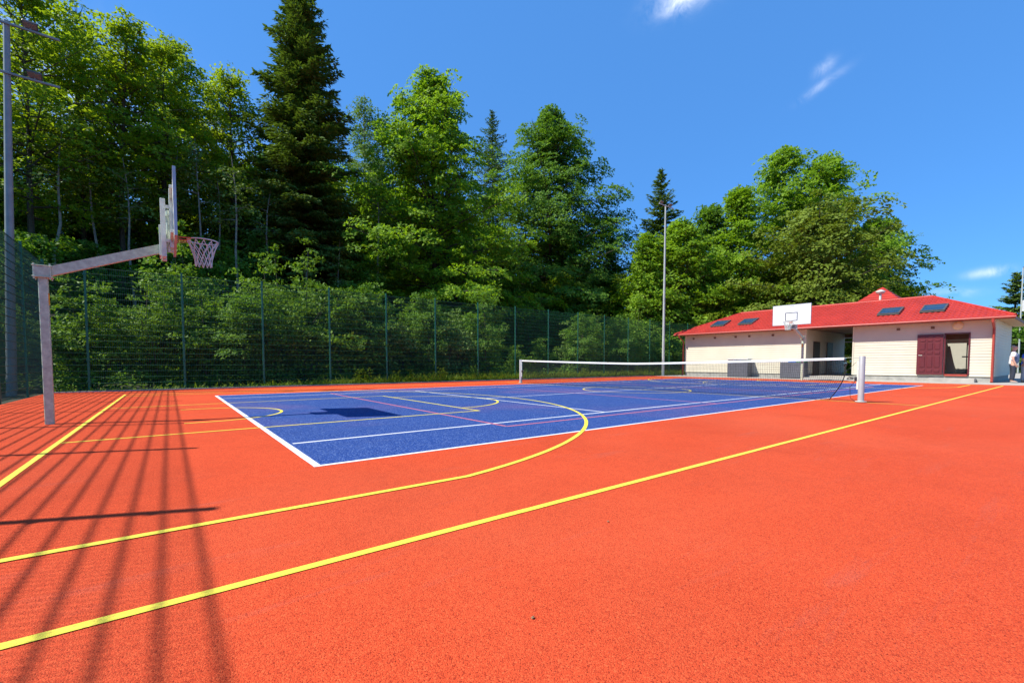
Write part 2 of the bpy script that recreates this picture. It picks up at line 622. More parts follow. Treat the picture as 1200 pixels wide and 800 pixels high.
# basketball lines
Y_ = M['yellow']
BV0, BV1, BU0, BU1 = -2.05, 13.02, -2.04, 25.81
strip([(BU0 - .03, BV0), (BU1 + .03, BV0)], .052, ZY, "basketball_sideline", Y_)
strip([(BU0 - .03, BV1), (BU1 + .03, BV1)], .052, ZY, "basketball_sideline", Y_)
for u in (BU0, BU1):
    strip([(u, BV0 + .03), (u, BV1 - .03)], .052, ZY, "basketball_end_line", Y_)
strip([(11.885, BV0 + .03), (11.885, BV1 - .03)], .05, ZY, "basketball_centre_line", Y_)
strip(arc(11.885, 5.485, 1.8, 0, 360, 64)[:-1], .05, ZY + .0007, "basketball_centre_circle", Y_, True)
for s in (1, -1):
    U = (lambda d: BU0 + d) if s == 1 else (lambda d: BU1 - d)
    for v in (3.035, 7.935):
        strip([(U(.03), v), (U(5.81), v)], .05, ZY, "basketball_key_line", Y_)
    strip([(U(5.785), 3.06), (U(5.785), 7.91)], .05, ZY, "free_throw_line", Y_)
    a0 = -90 if s == 1 else 90
    strip(arc(U(5.785), 5.485, 1.8, a0, a0 + 180), .05, ZY + .0007, "free_throw_arc", Y_)
    c_ = 1.5
    strip([(U(1.2), 5.485 - 1.25)] + [(U(c_ + 1.25 * math.cos(R(a))), 5.485 + 1.25 * math.sin(R(a))) for a in range(-90, 91, 5)] + [(U(1.2), 5.485 + 1.25)], .05, ZY, "no_charge_arc", Y_)
    th = math.degrees(math.asin(6.6 / 6.75))
    pts = [(U(.03), 5.485 - 6.6)] + [(U(c_ + .03 + 6.75 * math.cos(R(-th + 2 * th * i / 72))), 5.485 + 6.75 * math.sin(R(-th + 2 * th * i / 72))) for i in range(73)] + [(U(.03), 5.485 + 6.6)]
    strip(pts, .055, ZY + .0013, "three_point_line", Y_)

# paving, kerb
pv = MB().box(26.905, 60.0, -30.0, 15.2, -0.35, 0.012).build("pavement", M['concrete'])
tag(pv, "pale concrete paving strip in front of the building", kind='structure')
kb = MB()
kb.bbox(-4.0, 26.9, 15.255, 15.335, -0.30, 0.035, .01)
o = kb.build("kerb", M['kerb'])
tag(o, "grey concrete edging along the back of the court", kind='structure')
# strip of grass behind the kerb
vg = MB().box(-4.05, 40, 15.34, 17.3, -0.30, -0.012).build("grass_verge", M['terrain'])
tag(vg, "narrow earth and grass verge under the mesh fence", kind='structure')

# ---------------------------------------------------------------- fences
FH = 4.1


def panel_mesh():
    """welded double wire panel 2.5 m wide, in x/z, centred on y=0"""
    mb = MB()
    n = 49
    for i in range(n):
        x = -1.22 + 2.44 * i / (n - 1)
        mb.tube([(x, 0, 0.04), (x, 0, FH - .02)], 0.0036, 3, False)
    for k in range(21):
        z = 0.06 + 0.2 * k
        for s in (-1, 1):
            mb.tube([(-1.235, s * 0.009, z), (1.235, s * 0.009, z)], 0.0062, 4, False)
    return mb


def post_mb():
    mb = MB()
    mb.bbox(-.03, .03, -.025, .025, -.3, FH + .06, .005)
    mb.box(-.036, .036, -.031, .031, FH + .06, FH + .075)
    return mb


def clamp_mb():
    mb = MB()
    for z in (.3, 1.0, 1.7, 2.4, 3.1, 3.8):
        mb.box(-.045, .045, -.045, -.026, z, z + .05)
        mb.tube([(0, -.06, z + .025), (0, -.04, z + .025)], .011, 6)
    return mb


pm = panel_mesh().build("wire_panel", M['fence_wire'])
pmesh = pm.data
bpy.data.objects.remove(pm)
po = post_mb().build("post", M['fence'])
pomesh = po.data
bpy.data.objects.remove(po)
co = clamp_mb().build("clamps", M['fence'])
cmesh = co.data
bpy.data.objects.remove(co)


def fence(loc, rz, n, step, label, first_short=None):
    f = empty("mesh_fence", loc, rz)
    tag(f, label, "fence")
    xs = [0.0]
    if first_short:
        xs.append(first_short)
    while len(xs) < n + 1:
        xs.append(xs[-1] + step)
    for i, x in enumerate(xs):
        p = bpy.data.objects.new("post", pomesh)
        COL.objects.link(p)
        p.parent = f
        p.location = (x, 0, 0)
        c = bpy.data.objects.new("clamps", cmesh)
        c["kind"] = 'stuff'
        COL.objects.link(c)
        c.parent = p
    for a, b_ in zip(xs[:-1], xs[1:]):
        w = bpy.data.objects.new("wire_panel", pmesh)
        COL.objects.link(w)
        w.parent = f
        w["kind"] = 'stuff'
        w.location = ((a + b_) / 2, 0, 0)
        w.scale = ((b_ - a - .07) / 2.47, 1, 1)
    return f


fence((-4.06, 16.0, 0), 0, 16, 2.555, "long dark green wire mesh fence standing behind the court before the trees", .95)
fence((-4.06, 15.93, 0), -math.pi / 2, 10, 2.55, "green wire mesh fence along the left edge, meeting the long fence at the corner")

# ---------------------------------------------------------------- basketball hoops
def hoop_net(mb, c, r0=.225, r1=.115, h=.42, n=12, rows=4, t=.0075):
    ring = []
    for k in range(rows + 1):
        f = k / rows
        r = r0 + (r1 - r0) * (1 - (1 - f) ** 1.6) if k < rows else r1 * 1.04
        z = c[2] - .02 - h * f
        ring.append([(c[0] + r * math.cos(2 * math.pi * (i + .5 * (k % 2)) / n), c[1] + r * math.sin(2 * math.pi * (i + .5 * (k % 2)) / n), z) for i in range(n)])
    for k in range(rows):
        for i in range(n):
            a = ring[k][i]
            if k % 2 == 0:
                t1, t2 = ring[k + 1][i], ring[k + 1][i - 1]
            else:
                t1, t2 = ring[k + 1][i], ring[k + 1][(i + 1) % n]
            mb.tube([a, t1], t, 4, False)
            mb.tube([a, t2], t, 4, False)


def make_hoop():
    """local frame: board front face at x=0, facing +x; pole behind; y across"""
    r = empty("basketball_hoop", (0, 0, 0))
    mb = MB()
    mb.bbox(-1.665, -1.565, -.05, .05, -.3, 2.36, .008)
    pole = mb.build("pole", M['galv'], r)
    mb = MB()
    mb.bbox(-1.72, -1.51, -.085, .085, 2.36, 2.375, .004)
    mb.bbox(-1.72, -1.51, -.085, .085, 2.195, 2.212, .004)
    mb.bbox(-1.70, -1.53, -.075, -.052, 2.213, 2.359, .004)
    for sx in (-1.70, -1.53):
        for sy in (-.068, .068):
            mb.tube([(sx, sy, 2.17), (sx, sy, 2.40)], .011, 6)
    mb.build("clamp_collar", M['galv'], r)
    mb = MB()
    mb.beam((-1.57, 0, 2.285), (-.20, 0, 2.845), .085, .135)
    mb.build("arm", M['galv'], r)
    # lifting frame behind the board
    mb = MB()
    for y in (-.20, .20):
        mb.bbox(-.205, -.135, y - .03, y + .03, 2.68, 3.62, .004)
        mb.bbox(-.085, -.036, y - .03, y + .03, 2.84, 3.80, .004)
        mb.beam((-.135, y, 3.50), (-.085, y, 3.50), .04, .05)
        mb.beam((-.135, y, 2.95), (-.085, y, 2.95), .04, .05)
    for z in (2.74, 3.05, 3.40, 3.58):
        mb.bbox(-.195, -.145, -.17, .17, z - .025, z + .025, .003)
    mb.bbox(-.23, -.206, -.17, .17, 2.70, 3.20, .004)
    for z in (2.98, 3.66):
        mb.bbox(-.082, -.040, -.80, -.231, z - .025, z + .025, .003)
        mb.bbox(-.082, -.040, .231, .80, z - .025, z + .025, .003)
        mb.bbox(-.082, -.040, -.169, .169, z - .025, z + .025, .003)
    mb.tube([(-.110, 0, 2.80), (-.110, 0, 3.5)], .022, 8)
    mb.build("mounting_frame", M['galv_pale'], r)
    bd = MB().bbox(-.030, 0, -.88, .88, 2.92, 3.93, .003).build("backboard", M['board'], r)
    e = MB()
    e.bbox(-.036, .005, -.90, -.881, 2.90, 3.95, .002)
    e.bbox(-.036, .005, .881, .90, 2.90, 3.95, .002)
    e.bbox(-.036, .005, -.8805, .8805, 2.90, 2.919, .002)
    e.bbox(-.036, .005, -.8805, .8805, 3.931, 3.95, .002)
    sub(e, "edge_trim", M['board_edge'], bd, r)
    t = MB()
    for (y0, y1, z0, z1) in ((-.295, .295, 3.10, 3.145), (-.295, .295, 3.505, 3.55), (-.295, -.25, 3.1452, 3.5048), (.25, .295, 3.1452, 3.5048)):
        t.box(.0008, .0045, y0, y1, z0, z1)
    sub(t, "target_square", M['board_mark'], bd, r)
    t = MB().box(.0008, .004, -.10, .12, 3.845, 3.875)
    sub(t, "makers_mark", M['board_edge'], bd, r)
    rm = MB()
    rm.tube([(.375 + .225 * math.cos(2 * math.pi * i / 32), .225 * math.sin(2 * math.pi * i / 32), 3.06) for i in range(32)], .010, 8, closed=True)
    rim = rm.build("rim", M['cord'], r, True)
    br = MB()
    br.bbox(.006, .016, -.09, .09, 2.985, 3.085, .002)
    for s in (-1, 1):
        br.tube([(.016, s * .07, 3.065), (.22, s * .155, 3.06)], .010, 6)
        br.tube([(.016, s * .06, 3.0), (.20, s * .11, 3.045)], .008, 6)
    sub(br, "rim_bracket", M['rim'], rim, r)
    nb = MB()
    hoop_net(nb, (.375, 0, 3.06))
    sub(nb, "net", M['cord'], rim, r, kind="stuff")
    MB().box(-1.564, -1.559, -.03, .03, 1.80, 1.97).build("orange_label", M['orange'], r)
    return r


h1 = make_hoop()
h1.location = (-.84, 5.43, 0)
tag(h1, "grey steel basketball hoop seen edge on, on the red surface at the left end", "basketball hoop", "basketball hoops at both ends")
h2 = copy_tree(h1)
h2.location = (24.6, 5.36, 0)
h2.rotation_euler = (0, 0, math.pi)
tag(h2, "basketball hoop facing us with white backboard in front of the building", "basketball hoop", "basketball hoops at both ends")

# ---------------------------------------------------------------- tennis net
NU = 11.885
n_root = empty("tennis_net", (NU, 5.485, 0))
tag(n_root, "black tennis net with white top tape strung between two posts", "tennis net")
V0, V1 = -.56, 11.80


def net_top(v):
    f = (v - 5.485) / 6.4
    return .925 + .135 * min(1.0, abs(f)) ** 1.25


def net_u(v, z):
    return NU + .03 * math.sin(v * 1.3) * max(0, 1 - z)


def net_right(z):
    """slack right edge of the net between tape and ground"""
    f = z / 1.05
    return V0 + .02 - .12 * math.sin(math.pi * f) * (.6 + .4 * f) + .28 * (1 - f) ** 1.7


mb = MB()
VS = np.linspace(V0, V1, 46)
rows = 22
for k in range(rows):
    f = k / (rows - 1)
    pts = []
    for v in VS:
        zt = net_top(v) - .055
        z = .03 + (zt - .03) * f
        w = max(0, 1 - (v - V0) / 2.5)
        vv = v + (net_right(z) - V0) * w
        pts.append((net_u(vv, z), vv, z))
    mb.tube(pts, .0030, 3, False)
nv = 272
for i in range(nv):
    v = V0 + (V1 - V0) * i / (nv - 1)
    zt = net_top(v) - .055
    w = max(0, 1 - (v - V0) / 2.5)
    pts = []
    for f in (0, .25, .5, .75, 1):
        z = .03 + (zt - .03) * f
        vv = v + (net_right(z) - V0) * w
        pts.append((net_u(vv, z), vv, z))
    mb.tube(pts, .0030, 3, False)
mb.build("netting", M['net_black'], n_root, kind='stuff')
mb = MB()
TV = np.linspace(V0, V1 + .02, 40)
secs = []
for v in TV:
    z = net_top(v)
    secs += [(NU - .012, v, z - .050), (NU + .012, v, z - .050), (NU + .014, v, z - .004), (NU + .004, v, z + .006), (NU - .004, v, z + .006), (NU - .014, v, z - .004)]
fs = []
for i in range(len(TV) - 1):
    for k in range(6):
        l = (k + 1) % 6
        fs.append((i * 6 + k, i * 6 + l, i * 6 + 6 + l, i * 6 + 6 + k))
fs.append(tuple(range(5, -1, -1)))
fs.append(tuple((len(TV) - 1) * 6 + k for k in range(6)))
mb.add(secs, fs)
mb.build("top_tape", M['tape'], n_root, True)
mb = MB()
mb.tube([(net_u(0, z) + .002, net_right(z), z) for z in np.linspace(1.03, .03, 14)], .011, 6)
mb.tube([(NU, V0 + .01, 1.05), (NU, V0 - .06, .93), (NU, net_right(.84) - .01, .84)], .012, 6)
mb.build("side_cord", M['net_black'], n_root)
MB().tube([(NU, V0, net_top(V0)), (NU, -.86, 1.055)], .004, 5).build("top_cable", M['galv'], n_root)
MB().tube([(NU, V1, net_top(V1)), (NU, 11.84, 1.055)], .004, 5).build("top_cable", M['galv'], n_root)
mb = MB()
mb.tube([(NU - .02, -.80, .02), (NU + .01, -.70, .10), (NU, -.69, .35), (NU, -.80, .52)], .006, 5)
mb.tube([(NU, net_right(.3), .3), (NU, -.70, .36)], .005, 5)
mb.tube([(NU, net_right(.7), .7), (NU, -.80, .95)], .004, 5)
mb.build("lacing", M['net_black'], n_root)


def net_post(v, s, label):
    r = empty("net_post", (NU, v, 0))
    tag(r, label, "net post", "posts of the tennis net")
    rr = .062
    MB().lathe([(rr, -.3), (rr, 1.075), (rr - .006, 1.085)], 24, (NU, v, 0)).build("tube", M['post_paint'], r, True)
    mb = MB()
    mb.bbox(NU - .02, NU + .02, v + s * rr - .03, v + s * rr + .03, .30, .98, .004)
    mb.build("rail", M['galv_pale'], r)
    mb = MB()
    y = v + s * (rr + .07)
    mb.bbox(NU - .03, NU + .03, min(y, y - s * .05), max(y, y - s * .05), .50, .60, .004)
    mb.tube([(NU - .05, y - .02, .56), (NU - .05, y + s * .09, .60), (NU - .05, y + s * .13, .565)], .010, 6)
    mb.build("winch", M['dark_metal'], r)
    MB().lathe([(rr + .05, 0.0), (rr + .05, .012), (rr + .002, .014)], 20, (NU, v, .016)).build("ground_plate", M['galv_pale'], r)


net_post(-.91, 1, "thick pale grey net post at the near right end of the net")
net_post(11.89, -1, "slim looking far net post at the fence end of the tennis net")

# ---------------------------------------------------------------- floodlight masts
def mast(loc, h, arms, label, arm_len=1.1, r0=.085, r1=.045, box=None, tilt=0.0):
    r = empty("floodlight_mast", loc)
    r.rotation_euler = (0, tilt, 0)
    tag(r, label, "floodlight")
    x, y, z = loc
    MB().tube([(x, y, z - .3), (x, y, z + h * .5), (x, y, z + h)], [r0, (r0 + r1) / 2, r1], 12).build("pole", M['mast'], r, True)
    for k, za in enumerate(arms):
        za += z
        MB().bbox(x - arm_len, x + arm_len, y - .03 + .08 * (-1), y + .03 - .08, za - .03, za + .03, .005).build("cross_arm", M['mast'], r)
        for sx in ((-.75, .45) if k == 0 else (-.75, .52)):
            px = x + sx * arm_len
            # floodlight: shallow housing tilted towards the court
            q = Matrix.Translation((px, y - .13, za + .12)) @ Matrix.Rotation(R(-28), 4, 'X')
            hb = MB().bbox(-.16, .16, -.12, .12, -.03, .06, .02)
            hb.v = [tuple(q @ Vector(p)) for p in hb.v]
            lamp = hb.build("floodlight", M['lamp_dark'], r)
            lb = MB().box(-.135, .135, -.10, .10, -.036, -.031)
            lb.v = [tuple(q @ Vector(p)) for p in lb.v]
            sub(lb, "lens", M['lamp_glass'], lamp, r)
            kb_ = MB().box(px - .02, px + .02, y - .10, y - .05, za + .031, za + .12)
            sub(kb_, "bracket", M['mast'], lamp, r)
    if box:
        MB().bbox(x - .28, x + .28, y - .42, y - .07, z + box, z + box + 1.1, .03).build("cabinet", M['bin_lid'], r)
    return r


mast((-4.72, 15.3, 0), 10.8, (10.7, 9.3), "tall grey floodlight mast with two cross arms at the left frame edge", 1.1, .12, .07, None, R(1.45))
M['mast'] = simple("pale_mast_coating", (.44, .48, .44), 0.5, 0.1, .12, 6)
mast((27.8, 15.0, 0), 12.35, (12.25,), "slender floodlight mast rising beside the left end of the building", .9, .10, .05)
mast((66.0, 0.2, 0), 10.3, (10.2,), "distant grey mast with a pale box behind the building's right end", .5, .07, .05, 6.0)

# ---------------------------------------------------------------- building
BX = 29.5
b_root = empty("clubhouse", (BX, 6.0, 0))
tag(b_root, "low cream clubhouse with red tiled hip roof and open doorway", "building")
BYA, BYB = -1.42, 14.25
XB = 36.3
WT = 2.98
PZ = .28
PA, PB = 4.00, 6.33            # the passage
DA, DB, DZ0, DZ1 = -.63, .28, .33, 2.40


def siding(mb, kind, fix, a0, a1, z0, z1, sgn, h=.135, lap=.019):
    """lapped boards on a wall plane: kind 'x' = plane x=fix facing sgn, runs along y"""
    zb = PZ + math.floor((z0 - PZ) / h + 1e-6) * h
    z = zb
    while z < z1 - 1e-4:
        lo, hi = max(z, z0), min(z + h, z1)
        if hi - lo > .004:
            d0 = fix + sgn * .030
            d1 = fix + sgn * (.030 - lap)
            P = (lambda d, a, zz: (d, a, zz)) if kind == 'x' else (lambda d, a, zz: (a, d, zz))
            mb.quad(P(d0, a0, lo), P(d0, a1, lo), P(d1, a1, hi), P(d1, a0, hi))
            mb.quad(P(fix, a0, lo), P(fix, a1, lo), P(d0, a1, lo), P(d0, a0, lo))
            mb.quad(P(fix, a0, lo), P(d0, a0, lo), P(d1, a0, hi), P(fix, a0, hi))
            mb.quad(P(fix, a1, lo), P(d0, a1, lo), P(d1, a1, hi), P(fix, a1, hi))
        z += h
    return mb


def walls():
    core = MB()
    T = .22
    # front wall pieces
    for (a0, a1, z0, z1) in ((BYA, DA, PZ, WT), (DA, DB, DZ1, WT), (DA, DB, PZ, DZ0), (DB, PA, PZ, WT), (PB, BYB, PZ, WT)):
        core.box(BX, BX + T, a0, a1, z0, z1)
    core.box(BX + T, XB, BYA, BYA + T, PZ, WT)            # right side wall
    core.box(BX + T, XB, BYB - T, BYB, PZ, WT)            # left side wall
    core.box(BX + T, XB, PA - T, PA, PZ, WT)              # passage walls
    core.box(BX + T, XB, PB, PB + T, PZ, WT)
    core.box(XB - T, XB, BYA + T, PA - T, PZ, WT)         # back wall
    core.box(XB - T, XB, PB + T, BYB - T, PZ, WT)
    core.build("wall", M['cream'], b_root)
    s = MB()
    for (a0, a1, z0, z1) in ((BYA, DA, PZ, WT), (DA, DB, DZ1, WT), (DB, PA, PZ, WT), (PB, BYB, PZ, WT)):
        siding(s, 'x', BX - .001, a0, a1, z0, z1, -1)
    s.build("front_siding", M['cream'], b_root, kind='stuff')
    s = MB()
    siding(s, 'y', BYA - .001, BX + .03, XB, PZ, WT, -1)
    s.build("side_siding", M['cream'], b_root, kind='stuff')
    s = MB()
    siding(s, 'y', PB - .001, BX + .06, XB, PZ, WT, -1)
    siding(s, 'y', PA + .001, BX + .06, XB, PZ, WT, 1)
    s.build("passage_siding", M['cream'], b_root, kind='stuff')
    for y in (BYB + .002, PA + .002):
        MB().box(BX - .045, BX + .05, y - .05, y + .012, PZ, WT - .004).build("corner_trim", M['cream'], b_root)
    for y in (PB - .002, BYA - .002):
        MB().box(BX - .045, BX + .05, y - .012, y + .05, PZ, WT - .004).build("corner_trim", M['cream'], b_root)
    p = MB()
    p.box(BX + .02, XB - .02, BYA + .02, PA - .02, -.3, PZ - .002)
    p.box(BX + .02, XB - .02, PB + .02, BYB - .02, -.3, PZ - .002)
    p.build("plinth", M['plinth'], b_root)
    st = MB()
    st.bbox(BX - .42, XB + 1.2, PA - .015, PB + .015, -.2, .17, .01)
    st.bbox(BX - .80, BX - .425, PA + .02, PB - .05, -.2, .09, .01)
    st.build("step", M['concrete'], b_root)
    st = MB()
    st.bbox(BX - .55, BX + .015, DA - .25, DB + .45, -.2, .20, .01)
    st.build("door_step", M['concrete'], b_root)


walls()

# roof: stepped metal tile courses with waves
EX0, EX1 = BX - .62, XB + .62
EY0, EY1 = BYA - .66, BYB + .55
EZ = 3.05
RX = (EX0 + EX1) / 2
PITCH = 1.57 / (RX - EX0)
RYA, RYB = EY0 + 3.4, EY1 - 2.95
RZ_ = EZ + (RX - EX0) * PITCH
SKY = [(2.21, 3.06), (.45, 1.30), (9.80, 10.67), (11.73, 12.62)]
SX0, SX1 = 30.15, 31.05


def front_roof():
    mb = MB()
    course, wave = .33, .22
    nrow = int(math.ceil((RX - EX0) / course))
    for i in range(nrow):
        xa, xb = EX0 + i * course, min(EX0 + (i + 1) * course, RX)
        def ylim(x):
            f = (x - EX0) / (RX - EX0)
            return EY0 + f * (RYA - EY0), EY1 - f * (EY1 - RYB)
        y0a, y1a = ylim(xa)
        y0b, y1b = ylim(xb)
        n = int((y1a - y0a) / (wave / 4))
        row = []
        for j in range(n + 1):
            f = j / n
            ya = y0a + f * (y1a - y0a)
            yb = min(max(ya, y0b), y1b)
            wv = .022 * math.sin(2 * math.pi * ya / wave)
            za = EZ + (xa - EX0) * PITCH
            zb = EZ + (xb - EX0) * PITCH
            row.append(((xa - .02, ya, za - .006), (xa - .02, ya, za + .040 + wv), (xb, yb, zb + .004 + wv)))
        for j in range(n):
            p, q = row[j], row[j + 1]
            ym = (p[1][1] + q[1][1]) / 2
            xm = (xa + xb) / 2
            if any(a + .02 < ym < b_ - .02 for a, b_ in SKY) and SX0 < xm < SX1:
                continue
            mb.quad(p[0], q[0], q[1], p[1])
            mb.quad(p[1], q[1], q[2], p[2])
    return mb


rf = front_roof()
# other slopes
rf.quad((EX1, EY0, EZ), (EX1, EY1, EZ), (RX, RYB, RZ_), (RX, RYA, RZ_))
rf.add([(EX0, EY0, EZ), (EX1, EY0, EZ), (RX, RYA, RZ_)], [(0, 1, 2)])
rf.add([(EX0, EY1, EZ), (EX1, EY1, EZ), (RX, RYB, RZ_)], [(0, 2, 1)])
roof = rf.build("roof", M['roof'], b_root)
rc = MB()
rc.tube([(RX, RYA, RZ_ + .02), (RX, RYB, RZ_ + .02)], .075, 8)
for (a, b_) in (((EX0, EY0), RYA), ((EX0, EY1), RYB), ((EX1, EY0), RYA), ((EX1, EY1), RYB)):
    rc.tube([(a[0], a[1], EZ + .02), (RX, b_, RZ_ + .015)], .062, 8)
sub(rc, "ridge_cap", M['roof'], roof, b_root)
# turret roof rising behind the ridge
tx, ty = 36.6, 4.40
tm = MB()
hw = 1.6
zt0, zt1 = 4.50, 5.95
for i in range(8):
    f0, f1 = i / 8, (i + 1) / 8
    a, c_ = hw * (1 - f0) + .03, hw * (1 - f1)
    z0, z1 = zt0 + (zt1 - zt0) * f0, zt0 + (zt1 - zt0) * f1
    A = [(tx - a, ty - a), (tx + a, ty - a), (tx + a, ty + a), (tx - a, ty + a)]
    C_ = [(tx - c_, ty - c_), (tx + c_, ty - c_), (tx + c_, ty + c_), (tx - c_, ty + c_)]
    for k in range(4):
        l = (k + 1) % 4
        tm.quad((*A[k], z0 + .02), (*A[l], z0 + .02), (*C_[l], z1), (*C_[k], z1))
        tm.quad((*A[k], z0 - .01), (*A[l], z0 - .01), (*A[l], z0 + .02), (*A[k], z0 + .02))
tm.build("turret_roof", M['roof'], b_root)
MB().box(tx - 1.4, tx + 1.4, ty - 1.4, ty + 1.4, 3.1, 4.51).build("turret_wall", M['cream'], b_root)
vp = MB()
vp.lathe([(.06, 4.4), (.06, 5.12)], 12, (33.2, 3.72, 0))
vp.build("vent_pipe", M['galv_pale'], b_root, True)
vp = MB()
vp.lathe([(.09, 5.10), (.17, 5.12), (.24, 5.22), (.22, 5.27), (.07, 5.34)], 14, (33.2, 3.72, 0))
vp.build("vent_cap", M['galv_pale'], b_root, True)

# eaves: soffit, fascia, gutter, downpipes
s = MB()
s.box(EX0 + .03, BX - .05, EY0 + .04, EY1 - .04, EZ - .085, EZ - .065)
s.box(BX - .049, XB + .5, EY0 + .04, BYA - .035, EZ - .085, EZ - .065)
s.box(BX - .049, XB + .5, BYB + .04, EY1 - .04, EZ - .085, EZ - .065)
s.build("soffit", M['soffit'], b_root)
fs_ = MB()
fs_.box(EX0 + .005, EX0 + .029, EY0 + .02, EY1 - .02, EZ - .13, EZ - .008)
fs_.box(EX0 + .03, EX1 - .03, EY0 + .012, EY0 + .039, EZ - .13, EZ - .008)
fs_.build("fascia", M['brown'], b_root)
g = MB()
g.tube([(EX0 - .05, EY0 - .02, EZ - .055), (EX0 - .05, EY1 + .02, EZ - .055)], .055, 10)
g.build("gutter", M['gutter'], b_root, True)
for y, s_ in ((BYA + .02, 0), (BYB + .12, 1)):
    d = MB()
    d.tube([(EX0 - .05, y, EZ - .10), (EX0 - .05, y, EZ - .22), (BX - .12, y, EZ - .52), (BX - .12, y, .10), (BX - .2, y, .04)], [.055, .052, .05, .05, .05], 10)
    d.build("downpipe", M['gutter'], b_root, True)
for y in (13.6, 12.0, 10.55, 9.65, 8.2, 2.05, .72):
    MB().bbox(BX - .060, BX - .012, y - .07, y + .07, WT - .34, WT - .22, .006).build("eave_vent", M['brown'], b_root)
lm = MB()
for i in range(3):
    pass
q = MB()
q.lathe([(.20, 0), (.20, .05), (.15, .10), (.05, .12)], 16)
q.v = [(BX - .03 - p[2], -.18 + p[0], 2.74 + p[1]) for p in q.v]
q.build("wall_lamp", simple("cream_lamp_glass", (.72, .56, .32), 0.4), b_root, True)

# roof windows
for (a, b_) in SKY:
    def P(x, y, off):
        z = EZ + (x - EX0) * PITCH
        L = math.hypot(1, PITCH)
        return (x - PITCH / L * off, y, z + off / L)
    fr = MB()
    for (x0, x1, y0, y1) in ((SX0 - .06, SX0 + .015, a - .05, b_ + .05), (SX1 - .015, SX1 + .06, a - .05, b_ + .05), (SX0 + .016, SX1 - .016, a - .05, a + .02), (SX0 + .016, SX1 - .016, b_ - .02, b_ + .05)):
        vs = [P(x0, y0, -.05), P(x1, y0, -.05), P(x1, y1, -.05), P(x0, y1, -.05), P(x0, y0, .12), P(x1, y0, .12), P(x1, y1, .12), P(x0, y1, .12)]
        fr.add(vs, [(0, 3, 2, 1), (4, 5, 6, 7), (0, 1, 5, 4), (1, 2, 6, 5), (2, 3, 7, 6), (3, 0, 4, 7)])
    w = fr.build("roof_window", M['lamp_dark'], b_root)
    gl = MB()
    vs = [P(SX0 + .015, a + .02, .105), P(SX1 - .015, a + .02, .105), P(SX1 - .015, b_ - .02, .105), P(SX0 + .015, b_ - .02, .105)]
    gl.add(vs, [(0, 1, 2, 3)])
    sub(gl, "pane", M['glass'], w, b_root)
    fl = MB()
    fl.quad(P(SX0 - .20, a - .05, .075), P(SX0 - .061, a - .05, .075), P(SX0 - .061, b_ + .05, .075), P(SX0 - .20, b_ + .05, .075))
    sub(fl, "flashing", M['lamp_dark'], w, b_root)

# door folded back against the wall, its frame and threshold
dr = MB()
DW = .97
dx0, dx1 = BX - .115, BX - .070
dr.bbox(dx0, dx1, DB + .02, DB + .02 + DW, DZ0 + .02, DZ1 - .03, .004)
door = dr.build("door", M['maroon'], b_root)
pn = MB()
for (z0, z1) in ((.46, .62), (.70, 1.28), (1.36, 1.52), (1.60, 1.94), (2.0, 2.12), (2.18, 2.28)):
    for k in range(3):
        y0 = DB + .02 + .10 + k * .275
        w_ = .21
        b_ = .022
        vs = []
        for (i, xx) in ((0, dx0), (b_, dx0 - .022)):
            vs += [(xx, y0 + i, z0 + i), (xx, y0 + w_ - i, z0 + i), (xx, y0 + w_ - i, z1 - i), (xx, y0 + i, z1 - i)]
        pn.add(vs, [(4, 5, 6, 7), (0, 1, 5, 4), (1, 2, 6, 5), (2, 3, 7, 6), (3, 0, 4, 7)])
sub(pn, "door_panels", M['maroon'], door, b_root)
hd = MB()
hd.tube([(dx0 - .005, DB + DW - .06, 1.32), (dx0 - .06, DB + DW - .06, 1.32), (dx0 - .06, DB + DW - .20, 1.32)], .011, 6)
sub(hd, "handle", M['galv_pale'], door, b_root)
fr = MB()
fr.bbox(BX - .06, BX + .10, DA + .001, DA + .055, DZ0, DZ1, .004)
fr.bbox(BX - .06, BX + .10, DB - .055, DB - .001, DZ0, DZ1, .004)
fr.bbox(BX - .06, BX + .10, DA + .056, DB - .056, DZ1 - .055, DZ1 - .001, .004)
fr.build("door_frame", M['maroon'], b_root)
MB().bbox(BX - .08, BX + .215, DA + .057, DB - .057, DZ0 - .04, DZ0 + .05, .006).build("threshold", M['gutter'], b_root)
# room behind the door: floor, partition and a brown lintel
MB().box(BX + .23, XB - .23, BYA + .23, PA - .23, .29, .33).build("room_floor", M['plinth'], b_root)
rw = MB()
rw.box(BX + 3.0, BX + 3.1, BYA + .225, PA - .225, .335, 3.6)
rw.box(BX + .225, BX + 2.995, 1.9, 2.0, .335, 3.2)
rw.build("partition", simple("room_wall_paint", (.80, .76, .60), 0.7, 0, .04), b_root)
MB().bbox(BX + 1.1, BX + 1.3, BYA + .23, 1.88, 2.12, 2.75, .01).build("ceiling_beam", M['brown'], b_root)

# passage: two doors in the left wall, white railing and lintel at the far end
for x in (BX + 1.05, BX + 3.35):
    d = MB().bbox(x, x + 1.05, PB - .062, PB - .035, .172, 2.25, .004).build("passage_door", M['dark_brown'], b_root)
    hb = MB().tube([(x + .12, PB - .062, 1.2), (x + .12, PB - .11, 1.2), (x + .25, PB - .11, 1.2)], .012, 6)
    sub(hb, "handle", M['galv_pale'], d, b_root)
tb = MB()
tb.bbox(XB - .10, XB - .04, PA + .04, PB - .04, 2.62, 2.70, .006)
tb.bbox(XB - .10, XB - .04, PA + .04, PB - .04, 2.36, 2.42, .006)
tb.build("white_rail", M['white_frame'], b_root)
MB().box(BX + .24, XB - .24, PA + .04, PB - .06, 2.94, 2.975).build("passage_ceiling", M['brown'], b_root)
MB().box(XB - .16, XB + .0, PA + .05, PB - .06, 2.72, 2.93).build("passage_lintel", M['brown'], b_root)

